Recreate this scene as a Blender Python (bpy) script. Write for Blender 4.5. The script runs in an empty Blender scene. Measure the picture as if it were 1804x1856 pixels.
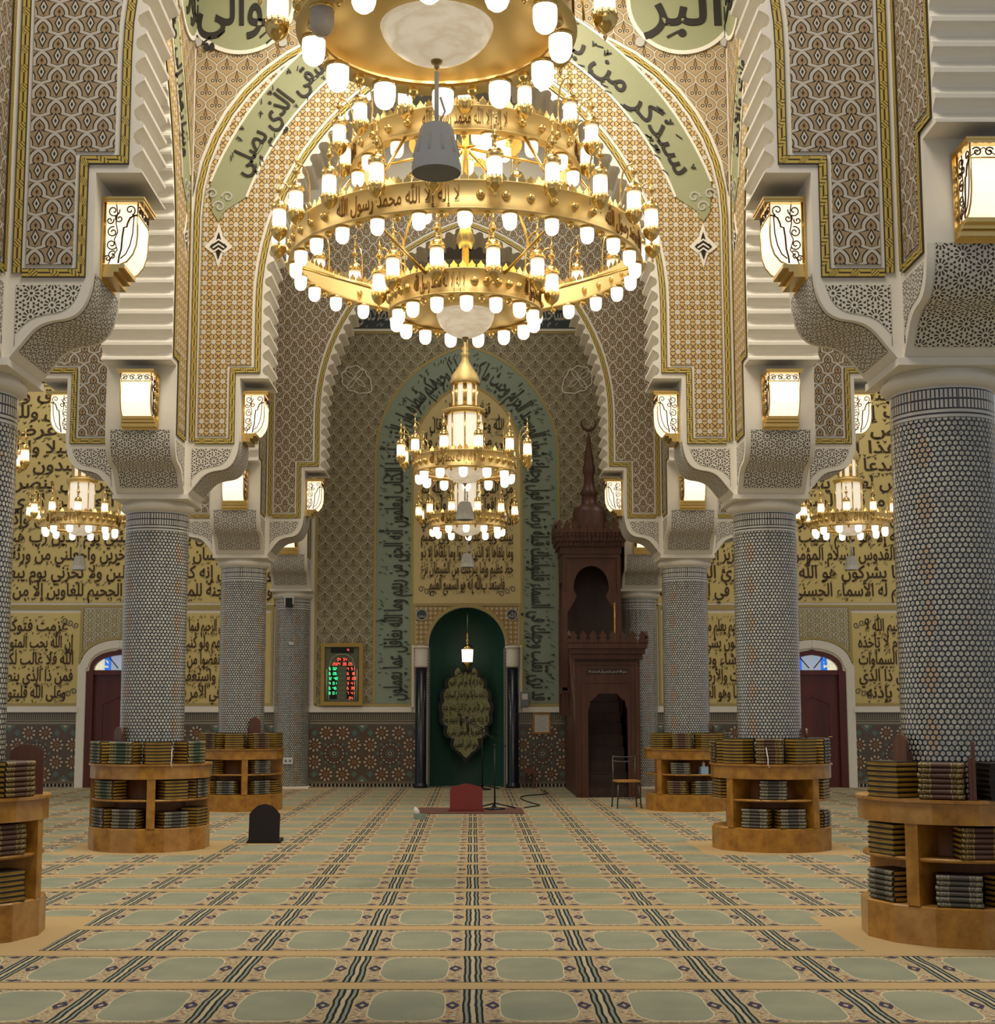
import bpy, math, random, unicodedata
from math import pi, sin, cos, sqrt, radians as rad
from mathutils import Vector, Matrix

random.seed(7)
SC = bpy.context.scene
COL = SC.collection

# ---------------------------------------------------------------- camera
F_PX, PX0, PY0, TILT = 2600.0, 857.0, 981.0, math.atan(307 / 2600.0)
CAMX, CAMH = 0.142, 1.6
cam = bpy.data.cameras.new('camera')
cam_o = bpy.data.objects.new('camera', cam)
COL.objects.link(cam_o)
cam_o.location = (CAMX, 0, CAMH)
cam_o.rotation_euler = (pi / 2 + TILT, 0, 0)
cam.sensor_fit = 'VERTICAL'
cam.sensor_height = 36.0
cam.lens = 36.0 * F_PX / 1856.0
cam.shift_x = (902 - PX0) / 1856.0
cam.shift_y = (PY0 - 928) / 1856.0
cam.clip_start = 0.05
cam.clip_end = 200
SC.camera = cam_o

# ---------------------------------------------------------------- world (weak daylight through the open sides), exposure
w = bpy.data.worlds.new('world')
SC.world = w
w.use_nodes = True
w.node_tree.nodes['Background'].inputs[0].default_value = (0.93, 0.95, 1.0, 1)
w.node_tree.nodes['Background'].inputs[1].default_value = 0.34
SC.view_settings.view_transform = 'Standard'
SC.view_settings.look = 'None'
SC.view_settings.exposure = 0.0
SC.view_settings.gamma = 1.0
SC.view_settings.use_curve_mapping = False
SC.cycles.use_denoising = True
SC.cycles.max_bounces = 6
SC.cycles.diffuse_bounces = 4
SC.cycles.glossy_bounces = 3
SC.cycles.sample_clamp_indirect = 6.0
SC.cycles.caustics_reflective = False
SC.cycles.caustics_refractive = False
LAMP = 1.7     # strength of the glass of the chandelier lamps
SCONCE = 1.2   # strength of the wall lantern glass

# unseen fill lights added over the bays, above the frame
for x_, y_, e_ in ((0, 7.3, 480), (0, 13.9, 600), (0, 20.5, 170), (-7.33, 13.9, 260), (7.33, 13.9, 260), (-7.33, 20.5, 260), (7.33, 20.5, 260), (-7.33, 27.1, 200), (7.33, 27.1, 200), (0, 27.1, 85)):
    la = bpy.data.lights.new('fill_light', 'AREA')
    la.shape = 'DISK'
    la.size = 3.2
    la.energy = e_
    la.color = (1.0, 0.91, 0.78)
    lo_ = bpy.data.objects.new('fill_light', la)
    COL.objects.link(lo_)
    lo_.location = (x_, y_, 11.3)


def at(px, py, d):
    """the world point (X, Z) on the plane Y = d that the photo shows at a pixel"""
    t = (PY0 - py) / F_PX
    dz = d * math.tan(TILT + math.atan(t))
    zc = d * cos(TILT) + dz * sin(TILT)
    return CAMX + (px - PX0) / F_PX * zc, CAMH + dz


# ---------------------------------------------------------------- shader expressions
TREE = None


def _sock(v):
    return v.v if isinstance(v, X) else v


def mth(op, *a):
    n = TREE.nodes.new('ShaderNodeMath')
    n.operation = op
    for i, q in enumerate(a):
        q = _sock(q)
        if isinstance(q, (int, float)):
            n.inputs[i].default_value = q
        else:
            TREE.links.new(q, n.inputs[i])
    return X(n.outputs[0])


class X:
    def __init__(s, v): s.v = v
    def __add__(s, o): return mth('ADD', s, o)
    __radd__ = __add__
    def __sub__(s, o): return mth('SUBTRACT', s, o)
    def __rsub__(s, o): return mth('SUBTRACT', o, s)
    def __mul__(s, o): return mth('MULTIPLY', s, o)
    __rmul__ = __mul__
    def __truediv__(s, o): return mth('DIVIDE', s, o)
    def __lt__(s, o): return mth('LESS_THAN', s, o)
    def __gt__(s, o): return mth('GREATER_THAN', s, o)
    def __neg__(s): return mth('MULTIPLY', s, -1.0)


def fabs(a): return mth('ABSOLUTE', a)
def fmin(a, b): return mth('MINIMUM', a, b)
def fmax(a, b): return mth('MAXIMUM', a, b)
def fmod(a, b): return mth('FLOORED_MODULO', a, b)
def fsin(a): return mth('SINE', a)
def fcos(a): return mth('COSINE', a)
def fsqrt(a): return mth('SQRT', a)
def fpow(a, b): return mth('POWER', a, b)
def cell(u, a): return fmod(u, a) - a / 2.0
def band(x, lo, hi): return (x > lo) * (x < hi)


def rgb(*c):
    """sRGB 0-255 to linear"""
    r = []
    for q in c:
        q /= 255.0
        r.append(q / 12.92 if q <= 0.04045 else ((q + 0.055) / 1.055) ** 2.4)
    return tuple(r) + (1.0,)


def mixc(f, a, b):
    n = TREE.nodes.new('ShaderNodeMix')
    n.data_type = 'RGBA'
    for i, q in ((0, f), (6, a), (7, b)):
        q = _sock(q)
        if isinstance(q, (tuple, int, float)):
            n.inputs[i].default_value = q
        else:
            TREE.links.new(q, n.inputs[i])
    return X(n.outputs[2])


def uvs():
    t = TREE.nodes.new('ShaderNodeTexCoord')
    s = TREE.nodes.new('ShaderNodeSeparateXYZ')
    TREE.links.new(t.outputs['UV'], s.inputs[0])
    return X(s.outputs[0]), X(s.outputs[1])


def noise(scale, detail=3.0, kind='Object', stretch=(1, 1, 1), rough=0.5):
    t = TREE.nodes.new('ShaderNodeTexCoord')
    m = TREE.nodes.new('ShaderNodeMapping')
    m.inputs['Scale'].default_value = stretch
    n = TREE.nodes.new('ShaderNodeTexNoise')
    n.inputs['Scale'].default_value = scale
    n.inputs['Detail'].default_value = detail
    n.inputs['Roughness'].default_value = rough
    TREE.links.new(t.outputs[kind], m.inputs[0])
    TREE.links.new(m.outputs[0], n.inputs['Vector'])
    return X(n.outputs[0])


def ramp(x, lo, hi):
    n = TREE.nodes.new('ShaderNodeMapRange')
    n.inputs[1].default_value = lo
    n.inputs[2].default_value = hi
    TREE.links.new(x.v, n.inputs[0])
    return X(n.outputs[0])


MATS = {}


def mat(name, rough=0.6, metal=0.0, color=None, emit=None, emit_s=0.0, spec=0.5, coat=0.0):
    """new Principled material; returns it and makes its tree current"""
    global TREE
    m = bpy.data.materials.new(name)
    m.use_nodes = True
    TREE = m.node_tree
    b = TREE.nodes['Principled BSDF']
    b.inputs['Roughness'].default_value = rough
    b.inputs['Metallic'].default_value = metal
    b.inputs['Specular IOR Level'].default_value = spec
    b.inputs['Coat Weight'].default_value = coat
    if color:
        b.inputs['Base Color'].default_value = color
    if emit:
        b.inputs['Emission Color'].default_value = emit
        b.inputs['Emission Strength'].default_value = emit_s
    MATS[name] = m
    return m


def setc(x, sock='Base Color'):
    TREE.links.new(x.v, TREE.nodes['Principled BSDF'].inputs[sock])


def bump(x, strength=0.3, dist=0.01):
    n = TREE.nodes.new('ShaderNodeBump')
    n.inputs['Strength'].default_value = strength
    n.inputs['Distance'].default_value = dist
    TREE.links.new(x.v, n.inputs['Height'])
    TREE.links.new(n.outputs[0], TREE.nodes['Principled BSDF'].inputs['Normal'])


def plain(name, c, rough=0.6, metal=0.0, var=0.08, scale=6.0, **k):
    m = mat(name, rough, metal, c, **k)
    d = tuple(min(1.0, q * (1 - var)) for q in c[:3]) + (1,)
    l = tuple(min(1.0, q * (1 + var)) for q in c[:3]) + (1,)
    setc(mixc(noise(scale), d, l))
    return m


def wood(name, dark, light, scale=3.0, stretch=(1, 1, 0.15), rough=0.4, coat=0.0):
    m = mat(name, rough, coat=coat)
    n = noise(scale, 5, stretch=stretch, rough=0.65)
    setc(mixc(ramp(n, 0.3, 0.7), dark, light))
    return m


# ---- plain stuffs
plain('white_plaster', rgb(230, 224, 210), 0.7, var=0.03)
plain('ceiling_plaster', rgb(150, 148, 142), 0.8, var=0.04)
plain('gold_metal', (0.80, 0.58, 0.22, 1), 0.22, 1.0, var=0.05)
plain('satin_gold', (0.84, 0.65, 0.30, 1), 0.58, 1.0, var=0.04)
plain('dark_brass', (0.42, 0.28, 0.12, 1), 0.28, 1.0, var=0.1)
plain('iron_brown', rgb(78, 58, 40), 0.45, 0.6, var=0.1)
plain('black_ink', rgb(38, 33, 28), 0.6, var=0.1)
plain('brown_ink', rgb(62, 44, 22), 0.6, var=0.1)
plain('olive_ink', rgb(52, 56, 50), 0.6, var=0.1)
plain('white_ink', rgb(178, 176, 166), 0.6, var=0.05)
plain('gold_ink', rgb(140, 98, 36), 0.45, 0.5, var=0.05)
plain('teal_band', rgb(138, 152, 134), 0.65, var=0.04)
plain('dark_teal', rgb(60, 70, 72), 0.65, var=0.05)
plain('sage_band', rgb(150, 152, 116), 0.65, var=0.04)
plain('mihrab_green', rgb(46, 86, 76), 0.5, var=0.12, scale=9)
plain('navy_marble', rgb(26, 29, 44), 0.25, var=0.35, scale=20)
plain('plaque_black', rgb(16, 15, 14), 0.4)
plain('plaque_olive', rgb(150, 150, 104), 0.55, var=0.08)
plain('dark_void', rgb(14, 11, 9), 0.8)
plain('speaker_white', rgb(206, 206, 202), 0.5, var=0.02)
plain('speaker_grille', rgb(120, 122, 122), 0.6, var=0.04, scale=300)
plain('white_plastic', rgb(215, 213, 208), 0.4, var=0.02)
plain('grey_plastic', rgb(120, 122, 126), 0.5)
plain('board_dark', rgb(30, 22, 17), 0.5)
plain('black_plastic', rgb(14, 14, 15), 0.4)
plain('black_cloth', rgb(26, 20, 18), 0.85, var=0.15, scale=60)
plain('red_cloth', rgb(112, 40, 32), 0.85, var=0.15, scale=40)
plain('dark_rug', rgb(96, 62, 50), 0.95, var=0.3, scale=25)
plain('chair_steel', rgb(92, 90, 86), 0.35, 0.8)
plain('chair_seat', rgb(176, 128, 62), 0.5)
plain('paper', rgb(212, 208, 200), 0.7, var=0.03)
plain('tissue_blue', rgb(150, 178, 205), 0.6, var=0.25, scale=30)
plain('glass_green', rgb(84, 110, 84), 0.25, var=0.1)
plain('clock_face', rgb(98, 104, 80), 0.3, var=0.1)
plain('clock_pillar', rgb(150, 152, 128), 0.35, var=0.06)
plain('clock_frame', rgb(176, 146, 78), 0.4, 0.4, var=0.1)
plain('cable', rgb(60, 52, 40), 0.6)
mat('led_red', color=(0.2, 0, 0, 1), emit=(1, 0.12, 0.06, 1), emit_s=2.0)
mat('led_green', color=(0, 0.2, 0.05, 1), emit=(0.05, 1, 0.30, 1), emit_s=2.0)
mat('led_off', color=rgb(14, 12, 12), rough=0.3)
mat('lamp_glass', color=(1, 0.95, 0.88, 1), rough=0.3, emit=(1.0, 0.84, 0.62, 1), emit_s=LAMP)
plain('unlit_glass', rgb(196, 184, 170), 0.35, var=0.03)
m = mat('lantern_glass', rough=0.3)     # ribbed tube with the bulb inside
t = TREE.nodes.new('ShaderNodeTexCoord')
s = TREE.nodes.new('ShaderNodeSeparateXYZ')
TREE.links.new(t.outputs['Object'], s.inputs[0])
zz = X(s.outputs[2]) - 0.075
core = mth('EXPONENT', (zz * zz) * -420.0)
th = mth('ARCTAN2', X(s.outputs[1]), X(s.outputs[0]))
core = core * (fcos(th * 22.0) * 0.12 + 0.88)
setc(mixc(core, rgb(255, 214, 150), rgb(255, 246, 228)), 'Emission Color')
setc(core * (LAMP * 1.35) + 0.55, 'Emission Strength')
mat('sconce_glass', color=(1, 0.95, 0.85, 1), rough=0.3, emit=(1.0, 0.80, 0.56, 1), emit_s=SCONCE)
mat('pane_glass', color=(0.9, 0.85, 0.75, 1), rough=0.3, emit=(1.0, 0.86, 0.66, 1), emit_s=0.55)
m = mat('alabaster', rough=0.3, emit=(1.0, 0.88, 0.68, 1), emit_s=0.52)
q = noise(3.2, 4, stretch=(1, 1, 4))
q2 = mixc(ramp(fabs(q - 0.5), 0.0, 0.10), rgb(210, 193, 164), rgb(226, 212, 186))
setc(q2)
setc(q2, 'Emission Color')

wood('burl_wood', rgb(128, 84, 24), rgb(184, 132, 48), 7.0, (1, 1, 1), 0.35, 0.15)
wood('burl_wood_pale', rgb(148, 104, 50), rgb(184, 140, 78), 7.0, (1, 1, 1), 0.35, 0.15)
wood('shelf_back', rgb(112, 68, 28), rgb(150, 98, 46), 5.0, (1, 1, 0.3), 0.5)
wood('minbar_wood', rgb(66, 38, 25), rgb(92, 54, 36), 6.0, (1, 1, 0.12), 0.45)
wood('minbar_dark', rgb(44, 27, 19), rgb(62, 38, 27), 6.0, (1, 1, 0.12), 0.5)
wood('door_wood', rgb(74, 26, 22), rgb(104, 40, 32), 5.0, (1, 1, 0.1), 0.35, 0.1)
wood('stand_wood', rgb(78, 46, 32), rgb(108, 66, 46), 5.0, (1, 1, 0.2), 0.4)

# gilded page edges: fine leaves
m = mat('gilded_pages', 0.45, 0.15)
u, v = uvs()
setc(mixc(ramp(noise(90, 2, stretch=(0.05, 0.05, 1)), 0.3, 0.7), rgb(146, 110, 36), rgb(220, 180, 80)))


def book_cover(name, mid, end, gold):
    mat(name, 0.5)
    u, v = uvs()
    a = fabs(u)
    c = mixc(band(a, 0.075, 0.155), mid, end)
    g = band(a, 0.066, 0.075) + band(a, 0.112, 0.119) + band(a, 0.150, 0.157)
    fl = band(a, 0.08, 0.15) * (noise(70, 2) > 0.52)
    setc(mixc(g + fl, c, gold))


book_cover('cover_green', rgb(56, 78, 64), rgb(72, 68, 46), rgb(160, 146, 98))
book_cover('cover_brown', rgb(82, 56, 46), rgb(76, 60, 38), rgb(148, 126, 72))
book_cover('cover_grey', rgb(70, 67, 62), rgb(88, 84, 72), rgb(138, 132, 112))
book_cover('cover_black', rgb(22, 17, 16), rgb(22, 17, 16), rgb(38, 30, 26))


# ---- patterned surfaces (uv in metres)
def ogee(name, W, Hh, base, line, dark, fill, core, var=0):
    """half-drop net of pointed scales: light bands, dark contours, a lozenge in each scale"""
    mat(name, 0.7)
    u, v = uvs()
    k = W / 0.236
    p1, q1 = cell(u, W), cell(v, 2 * Hh)
    p2, q2 = cell(u + W / 2, W), cell(v + Hh, 2 * Hh)

    def edge(p, q):
        if var:
            e = (fcos(q * (pi / Hh)) + 1.0) * 0.5
            g = e * 0.5 + e * e * (3.0 - 2.0 * e) * 0.5
            sl = fsin(q * (pi / Hh)) * (pi / Hh * 0.25 * W) * (0.5 + 3.0 * (e * (1.0 - e)))
        else:             # a narrow arch at the tip that steps out over the two scales below
            t = (Hh - q) / Hh
            m_ = t > 1.0
            t = t - m_
            a_ = fmin(t / 0.6, 1.0)
            b_ = fmin(fmax((t - 0.72) / 0.28, 0.0), 1.0)
            S = 0.47 * (1.0 - (1.0 - a_) * (1.0 - a_)) + 0.53 * b_ * b_ * (3.0 - 2.0 * b_)
            g = m_ + S * (1.0 - 2.0 * m_)
            sl = (W * 0.5 / Hh) * ((1.0 - a_) * 1.57 + b_ * (1.0 - b_) * 11.4)
        d = g * (W * 0.5) - fabs(p)
        return d / fsqrt(sl * sl + 1.0)
    d1, d2 = edge(p1, q1), edge(p2, q2)
    s1 = d1 > d2
    d = fmax(d1, d2)
    p = p1 * s1 + p2 * (1 - s1)
    q = q1 * s1 + q2 * (1 - s1)
    if var == 0:
        c = mixc(d > 0.0125 * k, line, dark)  # dark rim: shadow round the light bands put into the colour
        c = mixc(d > 0.0215 * k, c, fill)
        e = fabs(p) / (0.034 * k) + fabs(q + 0.030 * k) / (0.068 * k)
        c = mixc(e < 1.0, c, dark)
        c = mixc(e < 0.68, c, base)
        c = mixc(e < 0.30, c, dark)
        g = fabs(p) / (0.019 * k) + fabs(q - 0.060 * k) / (0.034 * k)
        c = mixc(g < 1.0, c, core)
        c = mixc(g < 0.5, c, dark)
    else:
        c = mixc(d > 0.009 * k, line, dark)
        c = mixc(d > 0.014 * k, c, fill)
        r = fsqrt((fabs(p) - 0.042 * k) * (fabs(p) - 0.042 * k) + (q + 0.012 * k) * (q + 0.012 * k))
        c = mixc(band(r, 0.013 * k, 0.024 * k), c, dark)
        c = mixc(band(r, 0.024 * k, 0.031 * k) * (d > 0.012 * k), c, line)
        c = mixc(r < 0.006 * k, c, line)
        e = fabs(p) / (0.018 * k) + fabs(q - 0.03 * k) / (0.06 * k)
        c = mixc(band(e, 0.8, 1.3), c, dark)
        c = mixc(e < 0.8, c, core)
    setc(mixc(noise(2.5), c, mixc(0.12, c, (0, 0, 0, 1))))


ogee('scale_pattern', 0.236, 0.127, rgb(206, 200, 186), rgb(200, 193, 179), rgb(40, 30, 19), rgb(164, 142, 108), rgb(150, 120, 82))
ogee('arabesque_pattern', 0.30, 0.18, rgb(190, 180, 150), rgb(194, 186, 160), rgb(70, 60, 42), rgb(150, 140, 108), rgb(148, 134, 92), 1)
ogee('spandrel_pattern', 0.25, 0.16, rgb(196, 186, 160), rgb(196, 186, 162), rgb(66, 52, 34), rgb(172, 148, 108), rgb(150, 120, 70), 1)


def star(name, c_, ground, white, dark, accent, k=1.0):
    mat(name, 0.7)
    u, v = uvs()
    p, q = cell(u, c_), cell(v, c_)
    a, b = fabs(p), fabs(q)
    sq, di = fmax(a, b), (a + b) * 0.7071
    st = fmin(sq, di)
    wd = fmax(sq, di)
    c = mixc(fabs(a - b) < 0.0072 * k, ground, dark)
    c = mixc(fmin(a, b) < 0.0048 * k, c, dark)
    c = mixc(band(st, 0.215 * c_, 0.265 * c_) * (wd < 0.40 * c_), c, dark)
    c = mixc((fabs(a - c_ / 2) + fabs(b - c_ / 2)) < 0.13 * c_, c, dark)
    c = mixc((fabs(a - c_ / 2) + fabs(b - c_ / 2)) < 0.05 * c_, c, accent)
    c = mixc(st < 0.215 * c_, c, white)
    c = mixc(wd < 0.06 * c_, c, accent)
    setc(c)


star('star_pattern', 0.121, rgb(198, 168, 112), rgb(208, 200, 184), rgb(58, 38, 18), rgb(190, 176, 150))
star('mihrab_star', 0.10, rgb(190, 156, 96), rgb(206, 194, 166), rgb(70, 50, 28), rgb(190, 176, 140))


def rosette(name, a, ground, gap_tone, ring, petals, depthy=True):
    """triangular lattice of flat rosettes, petals and gaps filled by colour"""
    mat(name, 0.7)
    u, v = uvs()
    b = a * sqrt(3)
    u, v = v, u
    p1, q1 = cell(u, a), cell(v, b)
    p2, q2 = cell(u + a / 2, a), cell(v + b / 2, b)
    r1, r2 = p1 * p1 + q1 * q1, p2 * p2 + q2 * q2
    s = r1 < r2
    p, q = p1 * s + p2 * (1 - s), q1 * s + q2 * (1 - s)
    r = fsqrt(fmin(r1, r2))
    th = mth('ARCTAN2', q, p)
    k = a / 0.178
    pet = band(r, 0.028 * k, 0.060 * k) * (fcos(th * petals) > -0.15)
    c = mixc(pet, ground, gap_tone)
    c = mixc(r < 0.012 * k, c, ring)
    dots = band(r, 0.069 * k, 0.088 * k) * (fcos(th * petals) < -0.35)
    c = mixc(dots, c, gap_tone)
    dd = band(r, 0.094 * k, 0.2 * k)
    c = mixc(dd, c, gap_tone)
    if ring != gap_tone:
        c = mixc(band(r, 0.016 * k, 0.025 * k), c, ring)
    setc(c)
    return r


rosette('painted_hole_lattice', 0.178, rgb(216, 211, 198), rgb(68, 58, 46), rgb(68, 58, 46), 12)  # dark gap colour paints the shade inside the piercings, surface stays flat
rosette('door_lattice', 0.20, rgb(200, 190, 150), rgb(84, 88, 96), rgb(176, 142, 64), 8)


def guilloche(name, ylw, blk):
    mat(name, 0.6)
    u, v = uvs()  # u metres along, v -1..1 across
    L = 0.15
    t = fmod(u, L) - L / 2
    x = v * 0.034
    cross = fabs(t) < 0.030
    gap = (fabs(v) < 0.20) * (1 - cross)
    dl = cross * (fabs(fmod(x - t, 0.028) - 0.014) < 0.0045)
    edge = fabs(v) > 0.80
    setc(mixc(fmin(gap + dl + edge, 1.0), ylw, blk))


guilloche('knot_border', rgb(196, 172, 82), rgb(60, 46, 20))
guilloche('knot_border_pale', rgb(186, 168, 104), rgb(136, 116, 66))

# column mosaic: u = angle * radius, v = height
RCOL = 0.375
mat('column_mosaic', 0.12, spec=0.6, coat=0.3)
u, v = uvs()
A = 2 * pi * RCOL / 55
B_ = A * sqrt(3)
p1, q1 = cell(u, A), cell(v, B_)
p2, q2 = cell(u + A / 2, A), cell(v + B_ / 2, B_)
r1, r2 = fsqrt(p1 * p1 + q1 * q1), fsqrt(p2 * p2 + q2 * q2)
r = fmin(r1, r2)
# tan stars scattered on a coarser lattice
CU, CV = A * 10, B_ * 5.5
cu, cv = cell(u, CU), cell(v, CV)
clump = (fabs(cu) / 0.075 + fabs(cv) / 0.17) < 1.0
grain = noise(38, 1)
tone = mixc(ramp(grain, 0.35, 0.65), rgb(152, 154, 148), rgb(202, 197, 180))
tone = mixc(clump * ramp(grain, 0.3, 0.6) * 0.75, tone, rgb(198, 150, 92))
body = mixc(r < 0.0164, rgb(20, 22, 30), tone)
TOP = 3.965
h = TOP - v
dent = fabs(cell(u, A * 0.72)) < 0.010
bandc = mixc(dent, rgb(38, 34, 40), rgb(206, 204, 196))
lines = mixc(fabs(cell(h, 0.036)) < 0.011, rgb(36, 34, 40), rgb(200, 198, 190))
c = mixc(h < 0.25, body, lines)
c = mixc(band(h, 0.04, 0.10) + band(h, 0.115, 0.175), c, bandc)
setc(c)

# zellige wainscot
mat('zellige', 0.25, spec=0.5)
u, v = uvs()
C = 1.17
p, q = cell(u, C), cell(v + C / 2 - 0.67, C)
KZ = 1 / 1.39
p, q = p * KZ, q * KZ
rr = fsqrt(p * p + q * q)
th = mth('ARCTAN2', q, p)
base, cream, tea, redb, dk = rgb(92, 70, 56), rgb(176, 158, 130), rgb(88, 108, 98), rgb(112, 68, 50), rgb(50, 44, 40)
cc = mixc(noise(14, 1) > 0.5, base, rgb(84, 78, 68))


def ros(c, p, q, R, n):
    r = fsqrt(p * p + q * q)
    th = mth('ARCTAN2', q, p)
    c = mixc(r < R, c, dk)
    c = mixc(band(r, R * 0.58, R * 0.95) * (fcos(th * n) > -0.35), c, cream)
    c = mixc(band(r, R * 0.34, R * 0.52), c, redb)
    c = mixc(r < R * 0.30, c, rgb(132, 104, 66))
    c = mixc(r < R * 0.12, c, dk)
    return c


# big star at the cell centre, eight small rosettes round it
c = mixc(rr < 0.17, cc, rgb(76, 62, 54))
c = mixc(band(rr, 0.125, 0.145) * (fcos(th * 16) > 0.0), c, cream)
c = mixc(band(rr, 0.085, 0.105) * (fcos(th * 16) < 0.2), c, redb)
c = mixc(band(rr, 0.05, 0.065), c, tea)
c = mixc(rr < 0.03, c, cream)
c = mixc(rr < 0.017, c, dk)
c = mixc(band(rr, 0.165, 0.205) * (fcos(th * 8) > 0.72), c, tea)
for sx, sy in ((0.125, 0.30), (0.30, 0.125)):
    c = ros(c, fabs(p) - sx, fabs(q) - sy, 0.105, 9)
c = mixc((fabs(fabs(p) - 0.42) + fabs(fabs(q) - 0.42)) < 0.11, c, tea)
c = mixc((fabs(fabs(p) - 0.42) + fabs(fabs(q) - 0.42)) < 0.05, c, cream)
c = mixc((fabs(fabs(p) - 0.30) + fabs(fabs(q) - 0.30)) < 0.05, c, tea)
# bands at the top and the foot (v runs from 0 to 1.5)
tooth = mixc(fabs(cell(u, 0.045)) < 0.013, rgb(58, 52, 46), rgb(140, 128, 106))
c = mixc(v > 1.24, c, rgb(90, 84, 74))
c = mixc(band(v, 1.27, 1.30) + band(v, 1.33, 1.345), c, rgb(150, 138, 114))
c = mixc(band(v, 1.36, 1.47), c, tooth)
check = mixc(fabs(cell(u, 0.08)) < 0.026, rgb(172, 160, 134), rgb(24, 20, 18))
c = mixc(v < 0.11, c, rgb(110, 98, 82))
c = mixc(v < 0.06, c, check)
setc(c)

# small tile strips of the niche jambs
mat('jamb_tile', 0.3)
u, v = uvs()
setc(mixc((fabs(cell(u, 0.055)) < 0.018) * (fabs(cell(v, 0.055)) < 0.018), rgb(70, 74, 70), rgb(168, 164, 140)))

plain('cream_panel', rgb(208, 187, 122), 0.7, var=0.03)
plain('cream_centre', rgb(206, 186, 132), 0.7, var=0.03)

# carpet
mat('carpet', 0.95, spec=0.1)
t = TREE.nodes.new('ShaderNodeTexCoord')
s = TREE.nodes.new('ShaderNodeSeparateXYZ')
TREE.links.new(t.outputs['Object'], s.inputs[0])
x, y = X(s.outputs[0]), X(s.outputs[1])
wob = (noise(3.5, 2) - 0.5) * 0.035
x = x + wob
CW, CD = 0.716, 1.127
p = cell(x - CAMX, CW)                      # 0 = mat centre, +-CW/2 = stripe
q = cell(y - 8.65, CD)                      # 0 = mat centre, +-CD/2 = joint
ap, aq = CW / 2 - fabs(p), CD / 2 - fabs(q)  # distance from stripe, from joint
tan_, peach, green = rgb(196, 168, 120), rgb(190, 170, 134), rgb(150, 158, 124)
dkl, gry, pur, brk = rgb(38, 42, 40), rgb(144, 150, 136), rgb(70, 66, 84), rgb(150, 92, 60)
n1 = noise(26, 2, stretch=(1, 1.0, 1))
n2 = noise(40, 1, stretch=(1, 1.6, 1))
edge = mixc(n1 > 0.60, peach, brk)
edge = mixc(n2 > 0.60, edge, rgb(120, 124, 108))
edge = mixc(n2 < 0.40, edge, rgb(214, 192, 156))
# little dark motif on each side of the field and darker corners
mo = (fabs(fabs(p) - 0.248) / 0.046 + fabs(q) / 0.11)
edge = mixc(band(mo, 0.35, 1.0), edge, pur)
mo2 = (fabs(fabs(p) - 0.235) / 0.05 + fabs(fabs(q) - 0.40) / 0.04)
edge = mixc(mo2 < 1.0, edge, pur)
fp, fq = fabs(p) / 0.205, fabs(q) / 0.395
sup = fpow(fp, 4.0) + fpow(fq, 4.0) + fsin(x * 60) * 0.03
edge = mixc(band(sup, 1.0, 1.13), edge, rgb(220, 206, 168))
grn = mixc(ramp(noise(2.2, 3), 0.35, 0.65), rgb(146, 150, 128), rgb(162, 162, 136))
c = mixc(sup < 1.0, edge, grn)
c = mixc(ap < 0.070, c, peach)
c = mixc(ap < 0.056, c, dkl)
c = mixc(ap < 0.043, c, gry)
c = mixc(ap < 0.027, c, dkl)
c = mixc(ap < 0.012, c, rgb(196, 182, 150))
c = mixc(aq < 0.118, c, dkl)
c = mixc(aq < 0.102, c, tan_)
# plain cut-outs round the column bases
cx = fabs(fabs(x - 0.0) - 3.67)
cy = fmod(y - 10.6 + 3.3, 6.6) - 3.3
c = mixc((cx < 0.90) * (fabs(cy) < 0.90), c, tan_)
fz = noise(220, 1)
setc(mixc(fz * 0.72, c, mixc(0.5, c, (0.02, 0.02, 0.02, 1))))
bump(fz, 0.25, 0.004)


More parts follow.
